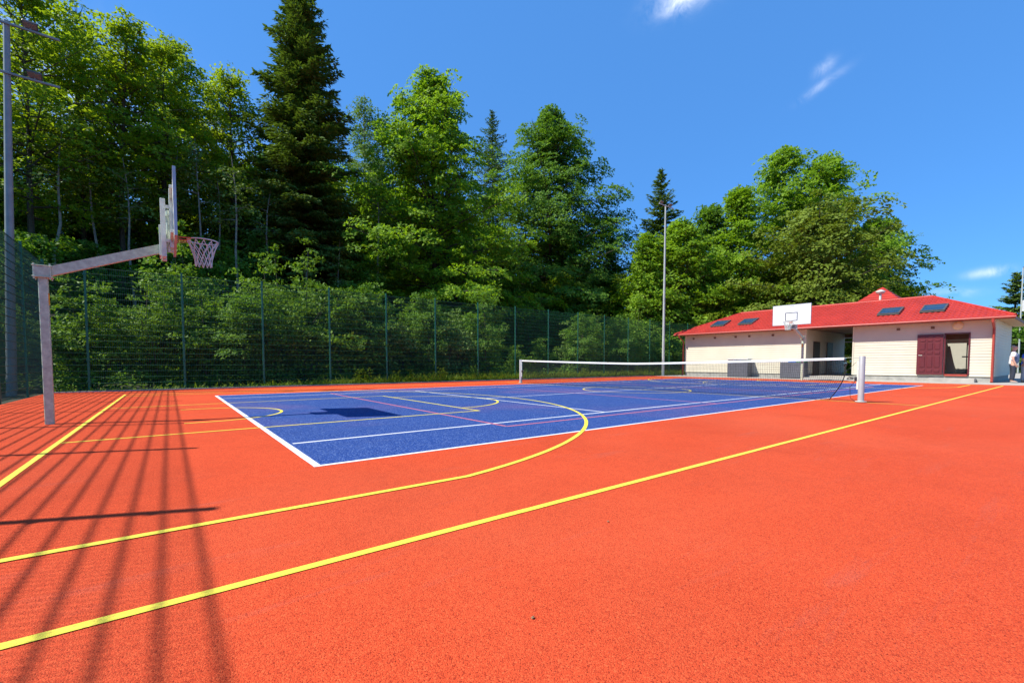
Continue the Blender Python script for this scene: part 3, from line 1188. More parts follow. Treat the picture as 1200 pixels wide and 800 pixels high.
# things inside the room
st = empty("display_stand", (BX + 1.75, -.32, .33))
tag(st, "thin dark metal stand with small tray inside the open doorway", "stand")
x, y = BX + 1.75, -.32
MB().tube([(x, y, .36), (x, y, 1.95)], .022, 8).build("pole", M['dark_metal'], st)
MB().bbox(x - .16, x + .16, y - .26, y + .16, 1.22, 1.28, .008).build("tray", M['dark_metal'], st)
for a in (0, 120, 240):
    MB().tube([(x, y, .48), (x + .25 * math.cos(R(a)), y + .25 * math.sin(R(a)), .345)], .016, 6).build("foot", M['dark_metal'], st)
tbx, tby = BX + 2.2, -.95
t_ = empty("low_table", (tbx, tby, .33))
tag(t_, "low brown table against the cream wall inside the doorway", "table")
MB().bbox(tbx - .3, tbx + .3, tby - .45, tby + .45, .78, .82, .006).build("table_top", M['brown'], t_)
for sx in (-.25, .25):
    for sy in (-.4, .4):
        MB().bbox(tbx + sx - .025, tbx + sx + .025, tby + sy - .025, tby + sy + .025, .332, .779, .004).build("leg", M['dark_metal'], t_)
bdx, bdy = BX + .95, .42
bb = empty("leaning_board", (bdx, bdy, .33))
tag(bb, "pale brown board leaning on the inner left side of the doorway", "board")
MB().beam((bdx, .10, .36), (bdx + .5, .42, 1.75), .34, .03, (1, -.2, .3)).build("panel", simple("pale_brown_board", (.34, .26, .17), .6), bb)

# recycling bins in front of the wall
def bin_station(y, label):
    r = empty("recycling_bin", (BX - .52, y, .012))
    tag(r, label, "bin", "three slot recycling bins along the front wall")
    x0, x1 = BX - .80, BX - .22
    w = .66
    body = MB().bbox(x0, x1, y - w, y + w, .03, .98, .012).build("body", M['bin'], r)
    sl = MB()
    for k in range(13):
        yy = y - w + .06 + k * (2 * w - .12) / 12
        sl.box(x0 - .010, x0 - .001, yy - .040, yy + .040, .06, .955)
    sub(sl, "slats", M['bin'], body, r, kind="stuff")
    MB().bbox(x0 - .03, x1 + .03, y - w - .03, y + w + .03, 1.15, 1.20, .008).build("lid", M['bin_lid'], r)
    for k, mt in enumerate(('slot_green', 'slot_blue', 'slot_white')):
        c = y - w + (k + .5) * 2 * w / 3
        p = MB().bbox(x0 + .02, x1 - .02, c - w / 3 + .012, c + w / 3 - .012, .981, 1.149, .004).build("slot_panel", M[mt], r)
        o_ = MB().box(x0 + .012, x0 + .0185, c - .14, c + .14, 1.03, 1.12)
        sub(o_, "slot", M['black'], p, r)
    for yy in (y - w + .05, y + w - .05):
        MB().box(x0 + .04, x1 - .04, yy - .03, yy + .03, .0, .029).build("foot", M['dark_metal'], r)


bin_station(10.03, "grey recycling bin with three slots at the middle of the left wall")
bin_station(6.78, "grey recycling bin with three slots behind the far hoop's pole")

# ---------------------------------------------------------------- people
def skin_mesh(name, nodes, edges, mat, parent, sub_lv=2, root=0):
    me = bpy.data.meshes.new(name)
    bm = bmesh.new()
    lay = bm.verts.layers.skin.verify()
    vs = []
    for i, (co, r) in enumerate(nodes):
        v = bm.verts.new(co)
        rr = r if isinstance(r, tuple) else (r, r)
        v[lay].radius = rr
        v[lay].use_root = (i == root)
        vs.append(v)
    for a, c in edges:
        bm.edges.new((vs[a], vs[c]))
    bm.to_mesh(me)
    bm.free()
    o = bpy.data.objects.new(name, me)
    COL.objects.link(o)
    md = o.modifiers.new("skin", 'SKIN')
    md.use_smooth_shade = True
    s = o.modifiers.new("subsurf", 'SUBSURF')
    s.levels = s.render_levels = sub_lv
    dg = bpy.context.evaluated_depsgraph_get()
    m2 = bpy.data.meshes.new_from_object(o.evaluated_get(dg))
    bpy.data.objects.remove(o)
    m2.name = name
    m2.materials.clear()
    m2.materials.append(mat)
    m2.polygons.foreach_set("use_smooth", [True] * len(m2.polygons))
    ob = bpy.data.objects.new(name, m2)
    COL.objects.link(ob)
    ob.parent = parent
    return ob


def person(loc, rz, label, top, over, legs, hair, arms, scale=1.0, lean=0.0):
    r = empty("person", loc, rz)
    r.scale = (scale * 1.18, scale * 1.18, scale)
    tag(r, label, "person")
    N, E_ = [], []

    def n(co, rad, link=None):
        N.append((co, rad))
        if link is not None:
            E_.append((link, len(N) - 1))
        return len(N) - 1
    y = lean
    pel = n((0, 0, .95), (.15, .11))
    sp = n((0, .01 + y * .3, 1.14), (.135, .10), pel)
    ch = n((0, .015 + y * .7, 1.34), (.165, .11), sp)
    nb = n((0, y, 1.475), (.07, .065), ch)
    nk = n((0, .015 + y, 1.53), (.054, .056), nb)
    h0 = n((0, .035 + y, 1.60), (.066, .080), nk)
    h1_ = n((0, .03 + y, 1.67), (.076, .096), h0)
    n((0, .02 + y, 1.735), (.055, .07), h1_)
    nose = n((0, .128 + y, 1.635), (.014, .016), h1_)
    hands = []
    for s in (-1, 1):
        sh = n((s * .175, y * .9, 1.405), .058, ch)
        ex, ey, ez = arms[0 if s < 0 else 1][0]
        wx, wy, wz = arms[0 if s < 0 else 1][1]
        el = n((s * ex, ey + y, ez), .041, sh)
        wr = n((s * wx, wy + y, wz), (.026, .030), el)
        d = (Vector((s * wx, wy, wz)) - Vector((s * ex, ey, ez))).normalized()
        p0 = Vector((s * wx, wy + y, wz))
        pm_ = p0 + d * .06
        pa = n(tuple(pm_), (.018, .036), wr)
        for k, (off, ln) in enumerate(((-.027, .070), (-.009, .082), (.009, .078), (.027, .062))):
            b0 = pm_ + d * .035 + Vector((0, off, 0))
            f0 = n(tuple(b0), .0095, pa)
            f1 = n(tuple(b0 + d * ln * .5 + Vector((-s * .006, 0, 0))), .0088, f0)
            n(tuple(b0 + d * ln + Vector((-s * .022, 0, 0))), .0075, f1)
        t0 = n(tuple(pm_ + Vector((-s * .006, .035, .012))), .011, pa)
        n(tuple(pm_ + d * .05 + Vector((-s * .014, .055, 0))), .009, t0)
        hp = n((s * .095, 0, .88), (.085, .092), pel)
        kn = n((s * .115, .015, .50), (.056, .060), hp)
        an = n((s * .125, -.02, .09), (.038, .042), kn)
        n((s * .14, .12, .035), (.036, .026), an)
    skin_mesh("body", N, E_, M['skin'], r)
    # clothes: shells a little outside the body
    def shell(ids):
        return ids
    tN = [((0, .0, .84), (.170, .130)), ((0, .0, .95), (.170, .130)), ((0, .01 + y * .3, 1.14), (.155, .118)), ((0, .015 + y * .7, 1.34), (.182, .125)), ((0, y, 1.455), (.085, .08))]
    tE = [(0, 1), (1, 2), (2, 3), (3, 4)]
    for s in (-1, 1):
        ex, ey, ez = arms[0 if s < 0 else 1][0]
        tN.append(((s * .180, y * .9, 1.40), .072))
        tE.append((3, len(tN) - 1))
        f = .72
        tN.append(((s * (.18 + (ex - .18) * f), y * .9 + (ey + y * .1) * f, 1.40 + (ez - 1.40) * f), .064))
        tE.append((len(tN) - 2, len(tN) - 1))
    skin_mesh("shirt", tN, tE, top, r)
    if over:
        vN = [((0, .025, .86), (.185, .150)), ((0, .03 + y * .3, 1.10), (.182, .148)), ((0, .045 + y * .7, 1.30), (.178, .142)), ((0, .04 + y, 1.41), (.12, .10))]
        skin_mesh("vest", vN, [(0, 1), (1, 2), (2, 3)], over, r)
    lN = [((0, 0, .97), (.165, .125)), ((0, 0, .90), (.155, .12))]
    lE = [(0, 1)]
    for s in (-1, 1):
        lN += [((s * .097, 0, .84), (.092, .100)), ((s * .115, .015, .50), (.072, .075)), ((s * .125, -.015, .10), (.062, .068))]
        k = len(lN)
        lE += [(1, k - 3), (k - 3, k - 2), (k - 2, k - 1)]
    skin_mesh("trousers", lN, lE, legs, r)
    for s in (-1, 1):
        skin_mesh("shoe", [((s * .125, -.05, .045), (.045, .045)), ((s * .13, .05, .042), (.047, .040)), ((s * .142, .15, .034), (.042, .030))], [(0, 1), (1, 2)], M['shoe'], r)
    skin_mesh("hair", [((0, -.045 + y, 1.63), (.066, .055)), ((0, -.01 + y, 1.71), (.080, .088)), ((0, .035 + y, 1.752), (.066, .060))], [(0, 1), (1, 2)], hair, r)
    for s in (-1, 1):
        MB().lathe([(.002, -.010), (.011, 0), (.002, .010)], 8, (s * .033, .112 + y, 1.665)).build("eye", M['dark_metal'], r, origin=(0, 0, 0))
    fc = MB()
    fc.bbox(-.026, .026, .098 + y, .114 + y, 1.575, 1.585, .002)
    fc.build("mouth", M['rim'], r, origin=(0, 0, 0))
    for s in (-1, 1):
        MB().bbox(s * .078 - .010, s * .078 + .010, .005 + y, .045 + y, 1.63, 1.69, .006).build("ear", M['skin'], r, origin=(0, 0, 0))
    return r


person((30.1, -1.98, .012), R(190), "person in white top, grey-blue vest and dark trousers beside the building's end wall",
       M['shirt_white'], M['vest'], M['trousers'], M['hair'], (((.245, -.03, 1.12), (.25, .02, .875)), ((.245, -.03, 1.12), (.24, .05, .88))), .985)
person((31.3, -2.28, .012), R(160), "person in bright blue top and pale trousers, cut by the right frame edge",
       M['shirt_blue'], None, M['trousers_pale'], M['hair'], (((.25, -.02, 1.13), (.22, .16, .95)), ((.25, -.02, 1.13), (.24, .10, .90))), .93, .05)

# ---------------------------------------------------------------- vegetation
def leaf_mesh(name, c, ax, nm, L, Wd, mat, parent, off=(0, 0, 0)):
    """rhombic leaves: centre, long axis, normal, length, width"""
    n = len(c)
    ax = ax / np.linalg.norm(ax, axis=1, keepdims=True)
    sd = np.cross(nm, ax)
    sd /= np.linalg.norm(sd, axis=1, keepdims=True) + 1e-9
    up = np.cross(ax, sd)
    L = np.broadcast_to(L, (n,))[:, None]
    Wd = np.broadcast_to(Wd, (n,))[:, None]
    p0 = c - ax * L * .5
    p1 = c + sd * Wd * .5 - ax * L * .05 + up * Wd * .12
    p2 = c + ax * L * .5
    p3 = c - sd * Wd * .5 - ax * L * .05 + up * Wd * .12
    V = np.stack([p0, p1, p2, p3], 1).reshape(-1, 3) - np.array(off)
    me = bpy.data.meshes.new(name)
    me.vertices.add(4 * n)
    me.vertices.foreach_set("co", V.astype(np.float32).ravel())
    me.loops.add(4 * n)
    me.loops.foreach_set("vertex_index", np.arange(4 * n, dtype=np.int32))
    me.polygons.add(n)
    me.polygons.foreach_set("loop_start", np.arange(0, 4 * n, 4, dtype=np.int32))
    me.polygons.foreach_set("loop_total", np.full(n, 4, dtype=np.int32))
    me.materials.append(mat)
    me.update()
    o = bpy.data.objects.new(name, me)
    COL.objects.link(o)
    if parent is not None:
        o.parent = parent
        o["kind"] = 'stuff'
    return o


def prof_round(t):
    return np.sqrt(np.clip(1 - ((t - .42) / .58) ** 2, 0, 1)) if t > .42 else .55 + .45 * (t / .42) ** .7


def prof_egg(t):
    return (.80 + .20 * min(1, t / .3)) * (1 - max(0, (t - .3) / .7) ** 1.9 * .86)


def prof_egg2(t):
    return (.88 + .12 * min(1, t / .2)) * (1 - max(0, (t - .2) / .8) ** 1.45 * .90)


def prof_tall(t):
    return (0.55 + .45 * min(1, t / .35)) * (1 - max(0, (t - .35) / .65) ** 1.5 * .88)


def prof_cone(t):
    return (.75 + .25 * min(1, t / .2)) * (1 - max(0, (t - .2) / .8) ** 1.15 * .93)


def broadleaf(name, H, Rd, h0, mat, bark, seed, nb=46, prof=prof_round, leaf=.15, per=34, spray=.45, trunk_r=.16, lean=.3, tilt=.35, open_=0.0):
    """trunk with limbs, each limb carrying flat layered sprays of leaves; local origin at the foot"""
    g = np.random.default_rng(seed)
    root = empty(name, (0, 0, 0))
    tr = MB()
    lx, ly = g.normal(0, lean, 2)
    tp = []
    K = 7
    for i in range(K + 1):
        f = i / K
        tp.append(Vector((lx * f ** 1.3 + g.normal(0, .06), ly * f ** 1.3 + g.normal(0, .06), H * .97 * f - (.3 if i == 0 else 0))))
    tr.tube(tp, [trunk_r * (1.25 if i == 0 else 1) * (1 - i / K) ** .8 + .012 for i in range(K + 1)], 7)
    tr.build("trunk", bark, root, True)

    def at(f):
        f = min(max(f, 0), .999) * K
        i = int(f)
        return tp[i].lerp(tp[i + 1], f - i)
    lb = MB()
    C, NRM = [], []
    ga = g.uniform(0, 6.28)
    for i in range(nb):
        f = h0 + (.985 - h0) * ((i + g.uniform(0, 1)) / nb) ** .9
        t = (f - h0) / (1 - h0)
        ga += 2.4 + g.normal(0, .35)
        ln = 1.22 * Rd * float(prof(t)) * g.uniform(.52, 1.25)
        el = R(4 + 50 * t ** 1.3 + g.normal(0, 9))
        st_ = at(f * .97 if t > .3 else f)
        d = Vector((math.cos(ga) * math.cos(el), math.sin(ga) * math.cos(el), math.sin(el)))
        pts = [st_ + d * (ln * s) + Vector((0, 0, -.10 * ln * s * s)) for s in (0, .35, .7, 1.0)]
        rb = trunk_r * .34 * (1 - .6 * t) + .008
        lb.tube(pts, [rb, rb * .7, rb * .42, .008], 4, False)
        m_ = max(4, int(ln / (spray * .80)))
        for j in range(m_):
            s = .22 + .80 * (j + g.uniform(0, .9)) / m_
            if g.uniform() < open_:
                continue
            k = min(int(s * 3), 2)
            p = pts[k].lerp(pts[k + 1], min(s * 3 - k, 1.0)) if s < 1 else pts[3]
            for q in range(2 if s < .95 else 1):
                side = d.cross(Vector((0, 0, 1))).normalized() * (g.choice([-1, 1]) * g.uniform(.1, .55) * spray * (2.0 - s) * (1 + .25 * ln))
                cc = p + side * (0 if q and s > .9 else 1) + Vector(g.normal(0, .14, 3))
                C.append(cc)
                out = Vector((d.x, d.y, 0))
                NRM.append((out * tilt * 1.6 + Vector((0, 0, 1)) + Vector(g.normal(0, .32, 3))).normalized())
                if q == 0 and s < .9 and g.uniform() < .5:
                    lb.tube([p, p.lerp(cc, .9)], [.014, .005], 3, False)
    lb.build("limbs", bark, root, kind="stuff")
    C = np.array(C)
    NRM = np.array(NRM)
    ns = len(C)
    rad = spray * g.uniform(.45, 1.15, ns)
    cnt = np.maximum(8, (per * (rad / spray) ** 2 * g.uniform(.7, 1.3, ns)).astype(int))
    idx = np.repeat(np.arange(ns), cnt)
    n = len(idx)
    a = g.uniform(0, 2 * np.pi, n)
    rr = np.sqrt(g.uniform(0, 1, n)) * rad[idx]
    nn = NRM[idx]
    e1 = np.cross(nn, np.array([.31, .87, .12]))
    e1 /= np.linalg.norm(e1, axis=1, keepdims=True)
    e2 = np.cross(nn, e1)
    ctr = C[idx] + e1 * (np.cos(a) * rr)[:, None] + e2 * (np.sin(a) * rr)[:, None] + nn * g.normal(0, .055, n)[:, None]
    ctr[:, 2] -= .18 * rr * rr / max(spray, .2)
    ax = e1 * np.cos(a + g.normal(0, .7, n))[:, None] + e2 * np.sin(a + g.normal(0, .7, n))[:, None] + g.normal(0, .25, (n, 3))
    nr = nn + g.normal(0, .50, (n, 3))
    leaf_mesh("crown", ctr, ax, nr, leaf * g.uniform(.7, 1.3, n), leaf * .66 * g.uniform(.7, 1.25, n), mat, root)
    return root


def conifer(name, H, Rd, h0, mat, bark, seed, step=.42, nbr=7, dens=1.0, trunk_r=.2, droop=.25, leaf=.30, rough=.22, top_blunt=.8, sparse=0.0):
    """whorls of drooping plumes; local origin at the foot"""
    g = np.random.default_rng(seed)
    root = empty(name, (0, 0, 0))
    MB().tube([(0, 0, -.3), (g.normal(0, .1), 0, H * .5), (0, 0, H)], [trunk_r * 1.2, trunk_r * .6, .015], 8).build("trunk", bark, root, True)
    lb = MB()
    C, A, N_, Ls = [], [], [], []
    z = H * h0
    while z < H - .15:
        t = (z - H * h0) / (H * (1 - h0))
        base = Rd * (1 - t) ** top_blunt
        kk = max(3, int(nbr * (1 - .45 * t)))
        a0 = g.uniform(0, 6.28)
        for k in range(kk):
            if g.uniform() < sparse:
                continue
            a = a0 + 6.283 * k / kk + g.normal(0, .2)
            ln = max(.25, base * g.uniform(1 - rough * 1.6, 1 + rough))
            el = R(-14 + 52 * t ** 1.4 + g.normal(0, 6))
            d = np.array([math.cos(a) * math.cos(el), math.sin(a) * math.cos(el), math.sin(el)])
            zz = z + g.normal(0, .12)
            m_ = max(3, int(ln / .21))
            s = np.linspace(.12, 1, m_)
            pts = np.array([0, 0, zz]) + d * (s * ln)[:, None]
            pts[:, 2] += -droop * ln * s ** 1.5 * .45 + droop * ln * .32 * s ** 4
            lb.tube([(0, 0, zz), tuple(pts[m_ // 2]), tuple(pts[-1])], [.035 * (1 - t) + .008, .018 * (1 - t) + .006, .004], 3, False)
            side = np.array([-math.sin(a), math.cos(a), 0])
            for j in range(m_):
                w = min(.85, .62 * ln * (1 - s[j] * .72) * .62 + .12)
                q = max(2, int(dens * (4 + w * 9)))
                o_ = g.uniform(-1, 1, q)
                c = pts[j] + side * (o_ * w)[:, None] + d * (g.normal(0, .10, q))[:, None]
                c[:, 2] += -np.abs(o_) * w * .28 - g.uniform(0, .20, q) * (1 - t * .6)
                ax = side * (np.sign(o_) * (.35 + .5 * np.abs(o_)))[:, None] + d * .75 + np.array([0, 0, -.30]) + g.normal(0, .25, (q, 3))
                C.append(c)
                A.append(ax)
                N_.append(np.tile([0, 0, 1.0], (q, 1)) + g.normal(0, .45, (q, 3)))
        z += step * g.uniform(.75, 1.25) * (1 - .35 * t)
    lb.build("limbs", bark, root, kind="stuff")
    C, A, N_ = np.concatenate(C), np.concatenate(A), np.concatenate(N_)
    n = len(C)
    leaf_mesh("crown", C, A, N_, leaf * g.uniform(.6, 1.3, n), leaf * .30 * g.uniform(.7, 1.3, n), mat, root)
    return root


def shrub(name, H, Rd, mat, seed, nl=5200, leaf=.12, stems=7):
    g = np.random.default_rng(seed)
    root = empty(name, (0, 0, 0))
    lb = MB()
    C, NR = [], []
    for i in range(stems * 3):
        a = g.uniform(0, 6.28)
        rr = Rd * math.sqrt(g.uniform(.02, 1))
        top = Vector((rr * math.cos(a), rr * math.sin(a), H * (1 - .45 * (rr / Rd) ** 2) * g.uniform(.62, 1.08)))
        b_ = Vector((g.normal(0, .25), g.normal(0, .25), -.1))
        mid = b_.lerp(top, .55) + Vector((g.normal(0, .1), g.normal(0, .1), .1 * H))
        if i < stems * 2:
            lb.tube([b_, mid, top], [.03, .018, .006], 4, False)
        for k in range(14):
            f = .16 + .88 * k / 13 + g.normal(0, .04)
            p = (b_.lerp(mid, f * 2) if f < .5 else mid.lerp(top, (f - .5) * 2))
            C.append(tuple(p + Vector((g.normal(0, .30), g.normal(0, .30), g.normal(0, .18)))))
            o_ = Vector((p.x, p.y, 0)) * (1.1 / max(Rd, .3))
            NR.append(tuple((o_ + Vector((0, 0, 1)) + Vector(g.normal(0, .3, 3))).normalized()))
    lb.build("stems", M['bark'], root, kind="stuff")
    C, NR = np.array(C), np.array(NR)
    idx = g.integers(0, len(C), nl)
    nn = NR[idx]
    off = g.normal(0, 1, (nl, 3)) * np.array([.15, .15, .05]) * (.7 + .25 * Rd)
    ctr = C[idx] + off - nn * (np.sum(off[:, :2] ** 2, 1) * .35)[:, None]
    ctr[:, 2] = np.maximum(ctr[:, 2], .04)
    ax = off + g.normal(0, .2, (nl, 3))
    leaf_mesh("crown", ctr, ax, nn + g.normal(0, .70, (nl, 3)), leaf * g.uniform(.65, 1.35, nl), leaf * .62 * g.uniform(.7, 1.3, nl), mat, root)
    return root


def place(o, u, v, rz=0.0, sc=1.0, sz=None):
    o.location = (u, v, float(hz(u, v)))
    o.rotation_euler = (0, 0, rz)
    o.scale = (sc, sc, sz if sz else sc)
    return o


def top_h(u, v, ztop):
    return ztop - float(hz(u, v))


# --- the wood at the left: slim backlit beeches behind the fence
GL = "slim beeches behind the left fence corner"
specs = [(-6.5, 29.4, 21.6, 4.3, "beech with a dark trunk nearest the left frame edge, behind the floodlight mast", 'beech', 11),
         (-4.9, 33.8, 23.4, 3.9, "tall beech with yellow green crown just right of the floodlight mast", 'beech', 12),
         (-3.3, 32.0, 21.5, 3.5, "slim beech with dark forked trunk left of the near hoop's backboard", 'beech', 13),
         (-1.2, 33.0, 22.0, 3.8, "wispy topped beech straight above the near hoop's backboard", 'beech', 14),
         (0.5, 38.0, 25.6, 3.8, "thin beech in second row with bare twigs at its top", 'beech', 15),
         (3.2, 34.0, 22.8, 3.5, "slim green beech just left of the tall dark spruce", 'beech', 16)]
for i, (u, v, zt, rd, lab, mt, sd) in enumerate(specs):
    o = broadleaf("beech_tree", top_h(u, v, zt), rd * 1.1, .36, M[mt], M['bark'], sd, 66, prof_tall, .20, 34, .56, .17, .5, .35, .12)
    place(o, u, v)
    tag(o, lab, "tree", GL)

# --- prominent trees
o = conifer("spruce_tree", 26.4, 4.9, .12, M['needle'], M['bark'], 21, .42, 9, 2.0, .30, .28, .40, .26, .55)
tag(place(o, 7.3, 31.8), "tallest dark spruce whose top leaves the frame, left of the big beech", "tree")
o = broadleaf("beech_tree", top_h(16.9, 29.6, 25.0), 7.6, .08, M['beech_bright'], M['bark'], 22, 190, prof_egg2, .23, 44, .64, .22, .4, .40)
tag(place(o, 16.9, 29.6), "big bright green beech in the middle, its branches reaching low", "tree")
o = broadleaf("beech_tree", top_h(31.1, 31.0, 28.4), 8.2, .07, M['deep'], M['bark'], 23, 205, prof_egg2, .24, 44, .70, .24, .4, .40)
tag(place(o, 31.1, 31.0), "broad deep green beech right of the big bright one, beside open sky", "tree")
o = conifer("larch_tree", top_h(29.7, 39.5, 30.4), 6.2, .1, M['needle_blue'], M['bark'], 24, .45, 7, 1.2, .2, .2, .32, .3, .8)
tag(place(o, 29.7, 39.5), "thin topped larch peeping out between the two big beeches", "tree")
o = broadleaf("birch_tree", top_h(15.4, 42.0, 29.2), 5.0, .2, M['pale_leaf'], M['bark_pale'], 25, 62, prof_tall, .19, 34, .55, .14, .3, .35, .06)
tag(place(o, 15.4, 42.0), "pale green slender tree just right of the tall dark spruce", "tree")
o = broadleaf("birch_tree", top_h(18.0, 43.0, 27.8), 4.8, .2, M['pale_leaf'], M['bark_pale'], 26, 60, prof_tall, .19, 34, .55, .14, .3, .35, .06)
tag(place(o, 18.0, 43.0), "pale slender tree tucked behind the big bright beech's left side", "tree")
o = broadleaf("beech_tree", 16.2, 5.2, .06, M['deep'], M['bark'], 27, 80, prof_round, .20, 38, .62, .18, .3, .4)
tag(place(o, 36.2, 28.6), "lower dark beech at the right foot of the broad beech, by the sky gap", "tree")

# --- right hand group behind the mast and building
o = conifer("spruce_tree", top_h(42.2, 25.2, 22.0), 4.6, .2, M['needle'], M['bark'], 31, .5, 8, 1.5, .2, .3, .42, .3, .75)
tag(place(o, 42.2, 25.2), "distant dark spruce tip rising directly behind the slender floodlight mast", "tree")
for (u, v, h, rd, mt, sd, pf, lab) in [
    (33.3, 20.4, 13.1, 3.5, 'beech_bright', 32, prof_cone, "bright leafy tree left of the slender floodlight mast"),
    (36.4, 19.3, 14.4, 3.6, 'beech_bright', 33, prof_egg, "bright leafy tree right of the slender floodlight mast"),
    (42.4, 20.0, 17.2, 4.0, 'deep', 34, prof_egg, "dark green round topped tree behind the leafy trees by the mast"),
    (42.8, 16.5, 18.6, 4.6, 'beech_bright', 35, prof_cone, "sloping left shoulder tree of the tall clump behind the building"),
    (47.6, 15.1, 22.8, 5.6, 'beech_bright', 36, prof_egg, "tallest tree of the clump behind the building, left of its twin"),
    (49.6, 12.2, 21.9, 5.4, 'beech_bright', 37, prof_egg, "tall twin tree at the right of the clump behind the building"),
    (42.3, 10.2, 13.5, 5.2, 'olive', 38, prof_round, "olive green round tree in front of the tall clump, above the roof"),
    (52.4, 8.4, 15.2, 3.8, 'deep', 39, prof_egg, "dark loose tree at the clump's right end behind the roof turret")]:
    o = broadleaf("leafy_tree", h, rd, .07, M[mt], M['bark'], sd, 118, pf, .25, 36, .70, .2, .4, .40)
    tag(place(o, u, v), lab, "tree", "trees behind the building")
o = conifer("spruce_tree", 10.9, 3.4, .1, M['needle'], M['bark'], 40, .5, 8, 1.3, .2, .28, .5, .3, .8)
tag(place(o, 71.7, 1.0), "spruce at the right frame edge beyond the building's end", "tree")

# --- background wood: two prototypes of each kind, copied
protos = [broadleaf("forest_tree", 17, 3.8, .12, M['deep'], M['bark'], 51, 60, prof_tall, .25, 30, .68, .16, .4),
          broadleaf("forest_tree", 16, 4.2, .06, M['beech'], M['bark'], 52, 62, prof_round, .25, 30, .68, .16, .4),
          conifer("forest_spruce", 18, 3.8, .12, M['needle'], M['bark'], 53, .5, 8, 1.1, .2, .3, .42, .28, .75)]
used = [False] * 3
LB = ["dim broadleaved tree deep in the wood behind the front trees", "leafy green tree deep in the wood behind the front trees", "dark spruce deep in the wood behind the front trees"]
g = np.random.default_rng(99)
spots = []
for row, (v, du) in enumerate(((38.0, 4.0), (43, 4.4), (49, 5.0), (57, 6.0), (67, 7.5))):
    u = -26.0 - row * 5
    while u < 48 + row * 6:
        spots.append((u + g.normal(0, .8), v + g.normal(0, 1.0), row))
        u += du
for (u, v, row) in spots:
    k = int(g.choice([0, 1, 2], p=[.45, .2, .35] if u > 8 else [.34, .06, .60]))
    if used[k]:
        o = copy_tree(protos[k])
    else:
        o, used[k] = protos[k], True
    zt = g.uniform(16.5, 21.5) + row * 1.5
    if u > 30:
        zt -= 4.5
    if u < 6:
        zt -= 1.5
    hh = (17, 16, 18)[k]
    s = max(.45, (zt - float(hz(u, v))) / hh)
    place(o, u, v, g.uniform(0, 6.28), max(s, .8), s)
    tag(o, LB[k], "tree", ("broadleaved trees deep in the wood", "leafy trees deep in the wood", "spruces deep in the wood")[k])
# trees beyond the left fence
for (u, v, k, s) in ((-20, 27, 1, .9), (-26, 30, 0, 1.0), (-14, 32, 0, 1.0), (-21, 35, 2, 1.1), (-30, 33, 1, 1.1), (-13, 37, 1, 1.2)):
    o = copy_tree(protos[k])
    place(o, u, v, g.uniform(0, 6.28), s)
    tag(o, LB[k], "tree", ("broadleaved trees deep in the wood", "leafy trees deep in the wood", "spruces deep in the wood")[k])
# low wood behind the building and the right group
for (u, v, k, s) in ((39, 24, 1, .62), (47, 23, 0, .75), (50, 19.5, 1, .7), (38.5, 16.2, 1, .5), (47, 11.5, 1, .62), (53, 17, 0, .8), (58, 12, 0, .75), (62, 9, 1, .6), (48, 8, 0, .6), (36, 27, 2, .8), (33, 31, 0, .9),
                     (42, 14.0, 1, .5), (45, 7.0, 1, .45), (52, 6.0, 1, .5), (34.5, 24.0, 1, .6), (30, 27.5, 1, .6)):
    o = copy_tree(protos[k])
    place(o, u, v, g.uniform(0, 6.28), s * 1.1, s)
    tag(o, "lower green tree filling in behind the building and the mast", "tree", "low trees behind the building")
for (u, v, s, k) in ((112.3, 9.6, .68, 1), (118, 14.5, .52, 0), (104, -2.5, .5, 1), (96, -4.5, .46, 0), (126, 4, .55, 2), (84, -3.6, .42, 1)):
    o = copy_tree(protos[k])
    place(o, u, v, g.uniform(0, 6.28), s)
    tag(o, "small far tree beyond the building's right end", "tree", "far trees right of the building")
# young trees under the tall ones
yt = broadleaf("young_tree", 7.5, 2.6, .05, M['deep'], M['bark'], 55, 46, prof_round, .19, 34, .52, .07, .3)
first = True
for (u, v) in [(-11, 25), (-6.2, 26), (-3.6, 30), (.6, 27), (3.8, 31), (10.6, 27.5), (13.0, 31), (20.5, 26.6), (24.5, 26.2), (26.5, 29.5), (33.5, 26.2), (22.8, 32), (38.5, 25.5), (16, 33.5), (-15, 24.5), (28.5, 34), (30, 25.4), (8.0, 33.5), (-8, 33), (-1.5, 34.5)]:
    o = yt if first else copy_tree(yt)
    first = False
    s = g.uniform(.75, 1.15)
    place(o, u, v, g.uniform(0, 6.28), s)
    tag(o, "young leafy tree in the shade beneath the tall trees", "tree", "young trees in the shade of the wood")

# --- slender pale trunks standing in the dark of the wood
sp0 = broadleaf("slender_tree", 12.5, 1.3, .66, M['needle'], M['bark_pale'], 61, 7, prof_tall, .18, 16, .5, .085, .5)
for i, (u, v, s, lab) in enumerate([(2.4, 26.2, 1.0, "slender pale trunk right of the near hoop's net"), (5.9, 26.6, .62, "short pale bare trunk at the left foot of the tall spruce"),
                                    (8.0, 26.8, .66, "short pale bare trunk at the right foot of the tall spruce")]):
    o = sp0 if i == 0 else copy_tree(sp0)
    place(o, u, v, i * 1.3, s)
    tag(o, lab, "tree", "slender pale trunks in the dark wood")

# --- thin trunks standing back in the dark of the wood, as poles with a small high crown
for k, (u, v) in enumerate([(-7.6, 30.6), (-5.6, 28.4), (-4.0, 29.6), (-2.4, 28.6), (-.8, 30.2), (.9, 29.0), (2.0, 31.2), (4.0, 29.4), (9.6, 30.4), (11.8, 29.0)]):
    o = copy_tree(sp0)
    place(o, u, v, k * 2.1, g.uniform(.85, 1.15), g.uniform(.9, 1.15))
    tag(o, "thin bare grey trunk standing back in the dark wood behind the shrubs", "tree", "thin trunks in the dark wood")

